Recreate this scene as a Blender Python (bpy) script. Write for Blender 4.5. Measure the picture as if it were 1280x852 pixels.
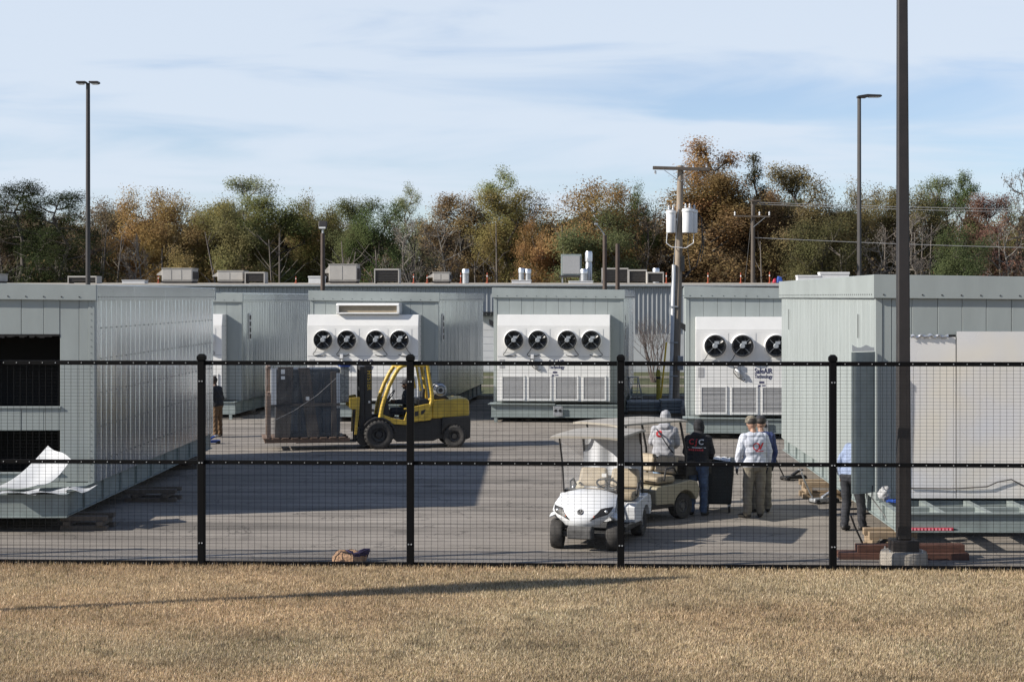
import bpy, bmesh, math, random
import numpy as np
from mathutils import Vector, Matrix
from mathutils.bvhtree import BVHTree
R = math.radians
random.seed(7); np.random.seed(7)
scene = bpy.context.scene
col = scene.collection
for o in list(bpy.data.objects): bpy.data.objects.remove(o)

# ------------------------------------------------------------------ camera
F = 2000.0; PX = 690.0; PY = 371.0; CH = 4.0        # focal length in photo pixels, vanishing point, camera height
cd = bpy.data.cameras.new('camera'); cam = bpy.data.objects.new('camera', cd); col.objects.link(cam)
cam.location = (0, 0, CH); cam.rotation_euler = (R(90), 0, 0)
cd.sensor_width = 36; cd.lens = 36*F/1280
cd.shift_x = -(PX-640)/1280; cd.shift_y = -(426-PY)/1280
cd.clip_end = 4000; cd.clip_start = .1
scene.camera = cam
# ------------------------------------------------------------------ sky and sun
SUN_AZ = 15.0        # degrees the light runs away from the camera while it runs right
SUN_EL = 31.0
dx, dy, dz = math.cos(R(SUN_AZ))*math.cos(R(SUN_EL)), math.sin(R(SUN_AZ))*math.cos(R(SUN_EL)), -math.sin(R(SUN_EL))
sd = bpy.data.lights.new('sun', 'SUN'); sd.energy = 5.0; sd.angle = R(.53); sd.color = (1, .94, .85)
sun = bpy.data.objects.new('sun', sd); col.objects.link(sun)
sun.rotation_euler = Vector((dx, dy, dz)).to_track_quat('-Z', 'Y').to_euler()
sun.location = (-60, -16, 40)
w = bpy.data.worlds.new('World'); scene.world = w; w.use_nodes = True
wt = w.node_tree; wt.nodes.clear()
def wn(t, **k):
    n = wt.nodes.new(t)
    for a, b in k.items(): setattr(n, a, b)
    return n
sky = wn('ShaderNodeTexSky'); sky.sky_type = 'NISHITA'; sky.sun_disc = False
sky.sun_elevation = R(SUN_EL); sky.sun_rotation = math.atan2(-dx, -dy); sky.altitude = 60; sky.air_density = 1.0; sky.dust_density = .15; sky.ozone_density = 2.6
tc = wn('ShaderNodeTexCoord')
mp = wn('ShaderNodeMapping'); mp.inputs['Scale'].default_value = (2.6, 2.6, 17); mp.inputs['Rotation'].default_value = (0, R(1.4), 0); mp.inputs['Location'].default_value = (.9, .2, .28)
n1 = wn('ShaderNodeTexNoise'); n1.inputs['Scale'].default_value = 1.6; n1.inputs['Detail'].default_value = 7; n1.inputs['Roughness'].default_value = .50; n1.inputs['Distortion'].default_value = .5
sx = wn('ShaderNodeSeparateXYZ')
mr = wn('ShaderNodeMapRange'); mr.inputs[1].default_value = .045; mr.inputs[2].default_value = .15; mr.inputs[3].default_value = -.045; mr.inputs[4].default_value = .24
ad = wn('ShaderNodeMath', operation='ADD')
cr = wn('ShaderNodeMapRange'); cr.interpolation_type = 'SMOOTHSTEP'; cr.inputs[1].default_value = .44; cr.inputs[2].default_value = .72; cr.inputs[3].default_value = .20; cr.inputs[4].default_value = .88
mx = wn('ShaderNodeMix', data_type='RGBA')
mx.inputs['B'].default_value = (5.6, 6.25, 7.1, 1)
tint = wn('ShaderNodeMix', data_type='RGBA', blend_type='MULTIPLY'); tint.inputs['Factor'].default_value = 1; tint.inputs['B'].default_value = (.94, .955, 1.085, 1)
hz = wn('ShaderNodeMapRange'); hz.interpolation_type = 'SMOOTHSTEP'; hz.inputs[1].default_value = .16; hz.inputs[2].default_value = .5; hz.inputs[3].default_value = 1; hz.inputs[4].default_value = .12      # the veil thins overhead
hm_ = wn('ShaderNodeMath', operation='MULTIPLY')
bg = wn('ShaderNodeBackground'); bg.inputs['Strength'].default_value = .083
out = wn('ShaderNodeOutputWorld')
L = wt.links.new
L(tc.outputs['Generated'], mp.inputs['Vector']); L(mp.outputs[0], n1.inputs['Vector'])
L(tc.outputs['Generated'], sx.inputs[0]); L(sx.outputs['Z'], mr.inputs[0])
L(n1.outputs[0], ad.inputs[0]); L(mr.outputs[0], ad.inputs[1]); L(ad.outputs[0], cr.inputs[0])
L(sx.outputs['Z'], hz.inputs[0]); L(cr.outputs[0], hm_.inputs[0]); L(hz.outputs[0], hm_.inputs[1]); L(hm_.outputs[0], mx.inputs['Factor']); L(sky.outputs[0], tint.inputs['A']); L(tint.outputs['Result'], mx.inputs['A']); L(mx.outputs['Result'], bg.inputs['Color']); L(bg.outputs[0], out.inputs['Surface'])
vs = scene.view_settings; vs.view_transform = 'Standard'; vs.look = 'None'; vs.exposure = .65; vs.gamma = 1; vs.use_curve_mapping = False

# ------------------------------------------------------------------ helpers
def at(px, py, d): return Vector(((px-PX)*d/F, d, CH-(py-PY)*d/F))     # photo pixel + distance -> world point
def gx(px, d): return (px-PX)*d/F
def gd(py, z=0): return (CH-z)*F/(py-PY)

MATS = {}
def mat(name, c, rough=.6, metal=0, var=.12, scale=6, bump=0, bscale=40, spec=.5, c2=None, coat=0, stretch=None, objcol=False, detail=5):
    if name in MATS: return MATS[name]
    m = bpy.data.materials.new(name); m.use_nodes = True; MATS[name] = m
    nt = m.node_tree; b = nt.nodes['Principled BSDF']
    b.inputs['Roughness'].default_value = rough; b.inputs['Metallic'].default_value = metal
    b.inputs['Specular IOR Level'].default_value = spec; b.inputs['Coat Weight'].default_value = coat
    b.inputs['Base Color'].default_value = (*c, 1)
    def N(t): return nt.nodes.new(t)
    tcn = N('ShaderNodeTexCoord'); src = tcn.outputs['Object']
    if stretch:
        mpn = N('ShaderNodeMapping'); mpn.inputs['Scale'].default_value = stretch; nt.links.new(src, mpn.inputs[0]); src = mpn.outputs[0]
    if var or c2:
        nz = N('ShaderNodeTexNoise'); nz.inputs['Scale'].default_value = scale; nz.inputs['Detail'].default_value = detail; nz.inputs['Roughness'].default_value = .6
        nt.links.new(src, nz.inputs['Vector'])
        rm = N('ShaderNodeMapRange'); rm.inputs[1].default_value = .3; rm.inputs[2].default_value = .7; nt.links.new(nz.outputs[0], rm.inputs[0])
        mi = N('ShaderNodeMix'); mi.data_type = 'RGBA'
        a = tuple(max(0, x*(1-var)) for x in c); bb = c2 if c2 else tuple(min(1, x*(1+var)) for x in c)
        mi.inputs['A'].default_value = (*a, 1); mi.inputs['B'].default_value = (*bb, 1)
        nt.links.new(rm.outputs[0], mi.inputs['Factor']); nt.links.new(mi.outputs['Result'], b.inputs['Base Color'])
        r2 = N('ShaderNodeMapRange'); r2.inputs[3].default_value = max(.02, rough-.07); r2.inputs[4].default_value = min(1, rough+.07)
        nt.links.new(nz.outputs[0], r2.inputs[0]); nt.links.new(r2.outputs[0], b.inputs['Roughness'])
    if bump:
        n2 = N('ShaderNodeTexNoise'); n2.inputs['Scale'].default_value = bscale; n2.inputs['Detail'].default_value = 4
        nt.links.new(src, n2.inputs['Vector'])
        bp = N('ShaderNodeBump'); bp.inputs['Strength'].default_value = 1; bp.inputs['Distance'].default_value = bump
        nt.links.new(n2.outputs[0], bp.inputs['Height']); nt.links.new(bp.outputs[0], b.inputs['Normal'])
    return m

class MB:
    def __init__(s): s.v = []; s.f = []; s.m = []
    def add(s, vs, fs, mi=0):
        o = len(s.v); s.v += [tuple(p) for p in vs]; s.f += [tuple(i+o for i in f) for f in fs]; s.m += [mi]*len(fs); return s
    def box(s, x0, x1, y0, y1, z0, z1, mi=0):
        return s.add([(x0,y0,z0),(x1,y0,z0),(x1,y1,z0),(x0,y1,z0),(x0,y0,z1),(x1,y0,z1),(x1,y1,z1),(x0,y1,z1)],
              [(0,3,2,1),(4,5,6,7),(0,1,5,4),(1,2,6,5),(2,3,7,6),(3,0,4,7)], mi)
    def hexa(s, p, mi=0):   # 4 bottom pts, 4 top pts
        return s.add(p, [(0,3,2,1),(4,5,6,7),(0,1,5,4),(1,2,6,5),(2,3,7,6),(3,0,4,7)], mi)
    def bar(s, a, b, wx, wy=None, mi=0, up=(0,0,1)):
        a = Vector(a); b = Vector(b); wy = wy or wx
        t = (b-a).normalized(); u = Vector(up)
        if abs(t.dot(u)) > .95: u = Vector((0,1,0))
        x = t.cross(u).normalized()*wx/2; y = x.cross(t).normalized()*wy/2
        return s.hexa([a-x-y, a+x-y, a+x+y, a-x+y, b-x-y, b+x-y, b+x+y, b-x+y], mi)
    def tube(s, path, r, n=8, mi=0, cap=True):
        P = [Vector(p) for p in path]; rs = r if isinstance(r, (list, tuple)) else [r]*len(P)
        vs = []; fs = []; u = None
        for i, p in enumerate(P):
            t = (P[min(i+1, len(P)-1)]-P[max(i-1, 0)]).normalized()
            if u is None:
                u = t.cross(Vector((0,0,1)) if abs(t.z) < .9 else Vector((1,0,0))).normalized()
            u = (u-t*u.dot(t)).normalized(); v2 = t.cross(u)
            for k in range(n):
                a = 2*math.pi*k/n; vs.append(p+(u*math.cos(a)+v2*math.sin(a))*rs[i])
        for i in range(len(P)-1):
            for k in range(n): fs.append((i*n+k, i*n+(k+1)%n, (i+1)*n+(k+1)%n, (i+1)*n+k))
        if cap: fs.append(tuple(range(n))[::-1]); fs.append(tuple(range((len(P)-1)*n, len(P)*n)))
        return s.add(vs, fs, mi)
    def lathe(s, prof, n=24, c=(0,0,0), axis='z', mi=0, a0=0, a1=2*math.pi):
        vs = []; fs = []; full = abs(a1-a0-2*math.pi) < 1e-6; K = n if full else n+1
        for (r, h) in prof:
            for k in range(K):
                a = a0+(a1-a0)*k/n; x, y = r*math.cos(a), r*math.sin(a)
                p = {'z': (x, y, h), 'y': (x, h, y), 'x': (h, x, y)}[axis]
                vs.append((p[0]+c[0], p[1]+c[1], p[2]+c[2]))
        for i in range(len(prof)-1):
            for k in range(n):
                k2 = (k+1) % K
                fs.append((i*K+k, i*K+k2, (i+1)*K+k2, (i+1)*K+k))
        return s.add(vs, fs, mi)
    def prism(s, poly, a0, a1, axis='y', mi=0):     # poly in (x,z) for axis y, (y,z) for axis x, (x,y) for axis z
        n = len(poly); vs = []
        for a in (a0, a1):
            for (p, q) in poly: vs.append({'y': (p, a, q), 'x': (a, p, q), 'z': (p, q, a)}[axis])
        fs = [tuple(range(n)), tuple(range(2*n-1, n-1, -1))]+[(i, i+n, (i+1) % n+n, (i+1) % n) for i in range(n)]
        return s.add(vs, fs, mi)
    def grid(s, fn, nu, nv, mi=0):
        vs = [fn(i/nu, j/nv) for j in range(nv+1) for i in range(nu+1)]
        fs = [(j*(nu+1)+i, j*(nu+1)+i+1, (j+1)*(nu+1)+i+1, (j+1)*(nu+1)+i) for j in range(nv) for i in range(nu)]
        return s.add(vs, fs, mi)
    def ell(s, c, r, nu=16, nv=10, mi=0):
        return s.lathe_e(c, r, nu, nv, mi)
    def lathe_e(s, c, r, nu, nv, mi):
        vs = []; fs = []
        for j in range(nv+1):
            b = -math.pi/2+math.pi*j/nv
            for i in range(nu):
                a = 2*math.pi*i/nu; vs.append((c[0]+r[0]*math.cos(b)*math.cos(a), c[1]+r[1]*math.cos(b)*math.sin(a), c[2]+r[2]*math.sin(b)))
        for j in range(nv):
            for i in range(nu): fs.append((j*nu+i, j*nu+(i+1) % nu, (j+1)*nu+(i+1) % nu, (j+1)*nu+i))
        return s.add(vs, fs, mi)
    def mesh(s, name, mats, smooth=0):
        me = bpy.data.meshes.new(name); me.from_pydata(s.v, [], s.f)
        for m in (mats if isinstance(mats, (list, tuple)) else [mats]): me.materials.append(m)
        if max(s.m, default=0): me.polygons.foreach_set('material_index', s.m)
        bm = bmesh.new(); bm.from_mesh(me); bmesh.ops.recalc_face_normals(bm, faces=bm.faces); bm.to_mesh(me); bm.free()
        if smooth:
            me.polygons.foreach_set('use_smooth', [True]*len(me.polygons)); me.set_sharp_from_angle(angle=R(smooth))
        me.update(); return me
    def build(s, name, mats, parent=None, bevel=0, smooth=0, loc=None, solid=0, seg=2, **k):
        return obj(name, s.mesh(name, mats, smooth), parent, loc, bevel=bevel, solid=solid, seg=seg, **k)

def obj(name, me, parent=None, loc=None, rot=None, bevel=0, solid=0, seg=2, label=None, cat=None, group=None, kind=None):
    o = bpy.data.objects.new(name, me); col.objects.link(o)
    if parent: o.parent = parent
    if loc is not None: o.location = loc
    if rot is not None: o.rotation_euler = rot
    if solid:
        md = o.modifiers.new('thickness', 'SOLIDIFY'); md.thickness = solid; md.offset = 0
        es = o.modifiers.new('edges', 'EDGE_SPLIT'); es.split_angle = R(42)
    if bevel:
        md = o.modifiers.new('bevel', 'BEVEL'); md.width = bevel; md.segments = seg; md.limit_method = 'ANGLE'; md.angle_limit = R(40)
    return tag(o, label, cat, group, kind)
def tag(o, label=None, cat=None, group=None, kind=None):
    for k, v in (('label', label), ('category', cat), ('group', group), ('kind', kind)):
        if v: o[k] = v
    return o
def thing(name, label, cat, loc=(0,0,0), rz=0, group=None):
    o = bpy.data.objects.new(name, None); col.objects.link(o); o.location = loc; o.rotation_euler = (0, 0, rz); o.empty_display_size = .1
    return tag(o, label, cat, group)
def textmesh(body, size, m, bold=0, sx=1.0):
    cu = bpy.data.curves.new('lettering', 'FONT'); cu.body = body; cu.size = size; cu.align_x = 'CENTER'; cu.align_y = 'CENTER'; cu.offset = bold; cu.extrude = .002
    o = bpy.data.objects.new('lettering_tmp', cu); col.objects.link(o)
    dg = bpy.context.evaluated_depsgraph_get(); me = bpy.data.meshes.new_from_object(o.evaluated_get(dg)); bpy.data.objects.remove(o)
    for v in me.vertices: v.co.x *= sx
    me.materials.clear(); me.materials.append(m); return me

# ------------------------------------------------------------------ materials
M = dict(
 paint=mat('module_paint', (.262, .288, .281), .36, var=.09, scale=1.3, bump=.002, bscale=1.1, stretch=(1.6, 1.6, .45)),
 paint_shade_side=mat('module_paint_shaded', (.66, .69, .71), .24, metal=.85, var=.07, scale=.8, bump=.003, bscale=.7),  # module paint copy for the shaded right sides, their sheen put into the colour
 skid=mat('skid_paint', (.20, .232, .225), .5, var=.14, scale=4),
 white=mat('white_enamel', (.63, .625, .605), .4, var=.03, scale=3),
 white2=mat('white_sheet', (.58, .58, .58), .45, var=.05, scale=4),
 black=mat('black_metal', (.012, .012, .013), .45, var=.3, scale=9),
 rubber=mat('rubber', (.040, .037, .034), .85, var=.5, scale=12, bump=.002, bscale=60),
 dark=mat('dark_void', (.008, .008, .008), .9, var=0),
 steel=mat('galvanised', (.42, .43, .44), .42, metal=.7, var=.15, scale=14),
 alu=mat('aluminium', (.6, .61, .62), .35, metal=.85, var=.1, scale=10),
 grille=mat('grille_grey', (.33, .33, .33), .6, var=.1, scale=20),
 bronze=mat('bronze_pole', (.020, .0165, .0155), .5, var=.2, scale=5),
 conc=mat('concrete', (.28, .25, .21), .85, var=.22, scale=7, bump=.004, bscale=30),
 wood=mat('grey_timber', (.088, .072, .058), .85, var=.3, scale=5, stretch=(6, 6, .6), bump=.003, bscale=30),
 lumber=mat('pale_lumber', (.24, .175, .11), .8, var=.25, scale=6, stretch=(1, 8, 8)),
 rust=mat('rusty_timber', (.10, .043, .028), .75, var=.35, scale=5, stretch=(1, 4, 4), bump=.003, bscale=25),
 yellow=mat('forklift_yellow', (.48, .32, .038), .45, var=.24, scale=4, coat=.1),
 blackpaint=mat('machine_black', (.017, .0155, .015), .5, var=.3, scale=6),
 hvac=mat('hvac_beige', (.38, .36, .33), .6, var=.1, scale=1.5),
 hvacdark=mat('hvac_coil', (.05, .045, .042), .7, var=.3, scale=8),
 roofm=mat('roof_membrane', (.28, .25, .20), .8, var=.12, scale=.6),
 clad=mat('wall_cladding', (.30, .315, .325), .45, var=.05, scale=.5),
 wains=mat('wainscot', (.40, .41, .41), .8, var=.08, scale=1),
 orange=mat('safety_orange', (.36, .07, .025), .6, var=.15, scale=20),
 tan=mat('tan_vinyl', (.28, .23, .16), .55, var=.1, scale=8),
 glasslike=mat('plexi', (.9, .92, .93), .1, var=0),
 red=mat('red_plastic', (.40, .018, .045), .4, var=.1),
 blue=mat('blue_plastic', (.02, .06, .26), .45, var=.1),
 navy=mat('navy_ink', (.015, .015, .07), .5, var=0),
 lens=mat('lamp_glass', (.7, .7, .68), .15, var=0),
)
# clear plastic
def clear(name, alpha, tint=(.9, .93, .95), rough=.12):
    m = bpy.data.materials.new(name); m.use_nodes = True; nt = m.node_tree; b = nt.nodes['Principled BSDF']
    b.inputs['Base Color'].default_value = (*tint, 1); b.inputs['Roughness'].default_value = rough; b.inputs['Alpha'].default_value = alpha
    n2 = nt.nodes.new('ShaderNodeTexNoise'); n2.inputs['Scale'].default_value = 5; bp = nt.nodes.new('ShaderNodeBump'); bp.inputs['Distance'].default_value = .03
    nt.links.new(n2.outputs[0], bp.inputs['Height']); nt.links.new(bp.outputs[0], b.inputs['Normal'])
    return m
M['film'] = clear('stretch_film', .06, (.7, .75, .8), .12)
M['pane'] = clear('windscreen', .085)
# foil: shiny protective sheet
M['foil'] = mat('protective_sheet', (.68, .69, .73), .28, metal=.2, var=.03, scale=.75, bump=.004, bscale=1.3, c2=(.76, .70, .59), detail=2)
# asphalt lot with streaks running across
def asphalt():
    m = bpy.data.materials.new('lot_asphalt'); m.use_nodes = True; nt = m.node_tree; b = nt.nodes['Principled BSDF']; N = nt.nodes.new; l = nt.links.new
    b.inputs['Roughness'].default_value = .85; b.inputs['Specular IOR Level'].default_value = .3
    t = N('ShaderNodeTexCoord')
    mp = N('ShaderNodeMapping'); mp.inputs['Scale'].default_value = (.22, 1.1, 1); l(t.outputs['Object'], mp.inputs[0])
    a = N('ShaderNodeTexNoise'); a.inputs['Scale'].default_value = 1.0; a.inputs['Detail'].default_value = 7; a.inputs['Roughness'].default_value = .68; l(mp.outputs[0], a.inputs[0])
    f = N('ShaderNodeTexNoise'); f.inputs['Scale'].default_value = 45; f.inputs['Detail'].default_value = 3; l(t.outputs['Object'], f.inputs[0])
    r = N('ShaderNodeValToRGB'); e = r.color_ramp.elements
    e[0].position = .32; e[0].color = (.125, .110, .094, 1); e[1].position = .70; e[1].color = (.275, .246, .212, 1)
    x = e.new(.5); x.color = (.205, .182, .156, 1); l(a.outputs[0], r.inputs[0])
    mi = N('ShaderNodeMix'); mi.data_type = 'RGBA'; mi.blend_type = 'OVERLAY'; mi.inputs['Factor'].default_value = .35; l(r.outputs[0], mi.inputs['A']); l(f.outputs[0], mi.inputs['B'])
    # dark cracks and tyre trails
    m2 = N('ShaderNodeMapping'); m2.inputs['Scale'].default_value = (.05, .55, 1); m2.inputs['Rotation'].default_value = (0, 0, R(4)); l(t.outputs['Object'], m2.inputs[0])
    c = N('ShaderNodeTexNoise'); c.inputs['Scale'].default_value = 1.6; c.inputs['Detail'].default_value = 4; l(m2.outputs[0], c.inputs[0])
    cm = N('ShaderNodeMapRange'); cm.inputs[1].default_value = .57; cm.inputs[2].default_value = .66; cm.inputs[3].default_value = 1; cm.inputs[4].default_value = .68; l(c.outputs[0], cm.inputs[0])
    mu = N('ShaderNodeMix'); mu.data_type = 'RGBA'; mu.blend_type = 'MULTIPLY'; mu.inputs['Factor'].default_value = 1; l(mi.outputs['Result'], mu.inputs['A']); l(cm.outputs[0], mu.inputs['B'])
    # hairline cracks
    kn = N('ShaderNodeTexNoise'); kn.inputs['Scale'].default_value = .55; kn.inputs['Detail'].default_value = 8; kn.inputs['Distortion'].default_value = .6; l(t.outputs['Object'], kn.inputs[0])
    k1 = N('ShaderNodeMath'); k1.operation = 'SUBTRACT'; k1.inputs[1].default_value = .5; l(kn.outputs[0], k1.inputs[0])
    k2 = N('ShaderNodeMath'); k2.operation = 'ABSOLUTE'; l(k1.outputs[0], k2.inputs[0])
    k3 = N('ShaderNodeMapRange'); k3.inputs[1].default_value = .0; k3.inputs[2].default_value = .006; k3.inputs[3].default_value = .45; k3.inputs[4].default_value = 1; l(k2.outputs[0], k3.inputs[0])
    # oil stains
    on = N('ShaderNodeTexNoise'); on.inputs['Scale'].default_value = .9; on.inputs['Detail'].default_value = 3; l(t.outputs['Object'], on.inputs[0])
    o2 = N('ShaderNodeMapRange'); o2.inputs[1].default_value = .62; o2.inputs[2].default_value = .74; o2.inputs[3].default_value = 1; o2.inputs[4].default_value = .62; l(on.outputs[0], o2.inputs[0])
    pm_ = N('ShaderNodeMath'); pm_.operation = 'MULTIPLY'; l(k3.outputs[0], pm_.inputs[0]); l(o2.outputs[0], pm_.inputs[1])
    mu2 = N('ShaderNodeMix'); mu2.data_type = 'RGBA'; mu2.blend_type = 'MULTIPLY'; mu2.inputs['Factor'].default_value = 1; l(mu.outputs['Result'], mu2.inputs['A']); l(pm_.outputs[0], mu2.inputs['B'])
    l(mu2.outputs['Result'], b.inputs['Base Color'])
    bp = N('ShaderNodeBump'); bp.inputs['Distance'].default_value = .006; l(f.outputs[0], bp.inputs['Height']); l(bp.outputs[0], b.inputs['Normal'])
    return m
M['asphalt'] = asphalt()
def leafmat(name, trans=.35):
    m = bpy.data.materials.new(name); m.use_nodes = True; nt = m.node_tree; nt.nodes.clear(); N = nt.nodes.new; l = nt.links.new
    oi = N('ShaderNodeObjectInfo'); g = N('ShaderNodeNewGeometry'); t = N('ShaderNodeTexCoord')
    nz = N('ShaderNodeTexNoise'); nz.inputs['Scale'].default_value = .42; nz.inputs['Detail'].default_value = 3; l(t.outputs['Object'], nz.inputs[0])
    hs = N('ShaderNodeHueSaturation')
    a = N('ShaderNodeMapRange'); a.inputs[1].default_value = .3; a.inputs[2].default_value = .7; a.inputs[3].default_value = .478; a.inputs[4].default_value = .522; l(nz.outputs[0], a.inputs[0]); l(a.outputs[0], hs.inputs['Hue'])
    v = N('ShaderNodeMapRange'); v.inputs[3].default_value = .82; v.inputs[4].default_value = 1.18; l(g.outputs['Random Per Island'], v.inputs[0]); l(v.outputs[0], hs.inputs['Value'])
    hs.inputs['Saturation'].default_value = .86; l(oi.outputs['Color'], hs.inputs['Color'])
    d = N('ShaderNodeBsdfDiffuse'); tr = N('ShaderNodeBsdfTranslucent'); mx = N('ShaderNodeMixShader'); mx.inputs[0].default_value = trans
    l(hs.outputs[0], d.inputs[0]); l(hs.outputs[0], tr.inputs[0]); l(d.outputs[0], mx.inputs[1]); l(tr.outputs[0], mx.inputs[2])
    o = N('ShaderNodeOutputMaterial'); l(mx.outputs[0], o.inputs[0]); return m
M['leaf'] = leafmat('leaves', .42); M['needle'] = leafmat('needles', .15)
def objcolmat(name, rough=.85, bump=.01):
    m = bpy.data.materials.new(name); m.use_nodes = True; nt = m.node_tree; b = nt.nodes['Principled BSDF']; N = nt.nodes.new; l = nt.links.new
    b.inputs['Roughness'].default_value = rough; oi = N('ShaderNodeObjectInfo'); t = N('ShaderNodeTexCoord')
    nz = N('ShaderNodeTexNoise'); nz.inputs['Scale'].default_value = 3; nz.inputs['Detail'].default_value = 5; l(t.outputs['Object'], nz.inputs[0])
    hs = N('ShaderNodeHueSaturation'); v = N('ShaderNodeMapRange'); v.inputs[3].default_value = .5; v.inputs[4].default_value = 1.5; l(nz.outputs[0], v.inputs[0]); l(v.outputs[0], hs.inputs['Value']); l(oi.outputs['Color'], hs.inputs['Color']); l(hs.outputs[0], b.inputs['Base Color'])
    return m
M['bark'] = objcolmat('bark')
# ------------------------------------------------------------------ the ground
def fence_y(x): return 23.95-.042*(x+8.31)
def sheet(name, pts, z, m, label=None, cat=None):
    b = MB(); b.add([(x, y, z) for x, y in pts], [tuple(range(len(pts)))]); return b.build(name, m, kind='structure')
M['earth'] = mat('earth', (.10, .085, .055), .95, var=.3, scale=.3)
M['lawnsoil'] = mat('lawn_thatch', (.23, .172, .108), .95, var=.28, scale=2.2, bump=.02, bscale=30)
M['backlawn'] = mat('back_lawn', (.06, .065, .022), .95, var=.3, scale=1.5, bump=.02, bscale=20)
M['mulch'] = mat('mulch', (.12, .075, .045), .95, var=.3, scale=3, bump=.02, bscale=20)
sheet('ground', [(-1500, -300), (1500, -300), (1500, 2500), (-1500, 2500)], -.02, M['earth'])
sheet('lawn', [(-80, -60), (80, -60), (80, fence_y(80)-.02), (-80, fence_y(-80)-.02)], -.004, M['lawnsoil'])
sheet('parking_lot', [(-80, fence_y(-80)-.02), (80, fence_y(80)-.02), (80, 118), (-80, 118)], 0, M['asphalt'])
sheet('back_lawn', [(-60, 63), (8.05, 63), (8.05, 84), (-60, 84)], .06, M['backlawn'])
sheet('mulch_bed', [(8.05, 63), (60, 63), (60, 84), (8.05, 84)], .06, M['mulch'])
for i, (y, x1) in enumerate(((62.8, 60), (70, 7.6), (77.7, 7.6))):
    MB().box(-60, x1, y, y+.25, 0, .14).build('kerb', M['conc'], kind='structure', bevel=.02)

# dry grass blades
def grass():
    rng = np.random.default_rng(3)
    n = 520000
    d = 15.2+(24.2-15.2)*rng.random(n)**1.15
    x = (rng.random(n)*1.06-.03)*1280; X = (x-PX)*d/F
    keep = d < 23.95-.042*(X+8.31)+.03
    X, d = X[keep], d[keep]; n = len(X)
    def vnoise(fx, fy, oct_=4):
        v = np.zeros(n); a = 1; tot = 0
        for o_ in range(oct_):
            G = rng.random((64, 64)); u, w_ = X*fx*2**o_, d*fy*2**o_; iu, iw = np.floor(u).astype(int), np.floor(w_).astype(int); fu, fw = u-iu, w_-iw; fu = fu*fu*(3-2*fu); fw = fw*fw*(3-2*fw)
            g_ = lambda p, q: G[p % 64, q % 64]
            v += a*((g_(iu, iw)*(1-fu)+g_(iu+1, iw)*fu)*(1-fw)+(g_(iu, iw+1)*(1-fu)+g_(iu+1, iw+1)*fu)*fw); tot += a; a *= .62
        return v/tot
    dkn = vnoise(.55, .8); rdn = vnoise(.35, .5, 3); cln = vnoise(4, 4, 2)
    patch = np.sin(X*1.9+np.sin(d*2.3)*1.4)*np.sin(d*2.6+np.sin(X*1.3))*.5+np.sin(X*.7+2)*np.sin(d*.9)*.5
    tuft = np.sin(X*7.1+2*np.sin(d*5.3))*np.sin(d*8.3+2*np.sin(X*4.1))*.6+np.sin(X*17+3*np.sin(d*9))*np.sin(d*15+X*3)*.4
    hgt = (.020+.028*rng.random(n))*(.7+.6*cln)
    near = np.clip((d-(23.95-.042*(X+8.31)-.25))/.25, 0, 1); hgt += near*.035*rng.random(n)+(near > .3)*(rng.random(n) < .08)*.06*rng.random(n)
    yaw = rng.random(n)*2*np.pi; lean = (rng.random(n)-.3)*.05
    wd = .0035+.0035*rng.random(n); wx, wy = np.cos(yaw)*wd, np.sin(yaw)*wd
    lx, ly = np.cos(yaw+1.3)*lean, np.sin(yaw+1.3)*lean
    z0 = np.full(n, -.006)
    co = np.stack([np.stack([X-wx, d-wy, z0], 1), np.stack([X+wx, d+wy, z0], 1), np.stack([X+lx, d+ly, hgt], 1)], 1).reshape(-1, 3)
    me = bpy.data.meshes.new('grass'); me.vertices.add(3*n); me.vertices.foreach_set('co', co.ravel().astype(np.float32))
    me.loops.add(3*n); me.loops.foreach_set('vertex_index', np.arange(3*n, dtype=np.int32))
    me.polygons.add(n); me.polygons.foreach_set('loop_start', np.arange(0, 3*n, 3, dtype=np.int32)); me.polygons.foreach_set('loop_total', np.full(n, 3, dtype=np.int32))
    me.update()
    pal = np.array([(.30, .24, .155), (.37, .305, .21), (.20, .155, .095), (.27, .20, .14), (.16, .135, .07), (.46, .39, .29)])*np.array([1.55, 1.51, 1.44])
    pr = np.array([.3, .2, .18, .18, .06, .08]); c = pal[rng.choice(6, n, p=pr)]*(.8+.4*rng.random((n, 1)))*(.62+.76*dkn[:, None])*(1-.6*np.clip((cln-.62)*5, 0, 1)[:, None]*rng.random((n, 1)))*(1+(rdn[:, None]-.5)*np.array([.14, -.03, -.10]))
    g = (rng.random(n) < .03*np.clip(patch+.2, 0, 2)); c[g] = (.10, .13, .04)
    at_ = me.attributes.new('blade', 'FLOAT_COLOR', 'FACE'); at_.data.foreach_set('color', np.concatenate([c, np.ones((n, 1))], 1).ravel().astype(np.float32))
    m = bpy.data.materials.new('dry_grass'); m.use_nodes = True; nt = m.node_tree; nt.nodes.clear()
    a = nt.nodes.new('ShaderNodeAttribute'); a.attribute_name = 'blade'; df = nt.nodes.new('ShaderNodeBsdfDiffuse'); tr = nt.nodes.new('ShaderNodeBsdfTranslucent'); mx_ = nt.nodes.new('ShaderNodeMixShader'); mx_.inputs[0].default_value = .3; o = nt.nodes.new('ShaderNodeOutputMaterial')
    nt.links.new(a.outputs['Color'], df.inputs[0]); nt.links.new(a.outputs['Color'], tr.inputs[0]); nt.links.new(df.outputs[0], mx_.inputs[1]); nt.links.new(tr.outputs[0], mx_.inputs[2]); nt.links.new(mx_.outputs[0], o.inputs[0])
    me.materials.append(m)
    obj('grass', me, label='short dry tan grass on the lawn before the fence', cat='grass', kind='stuff')
grass()

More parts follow.
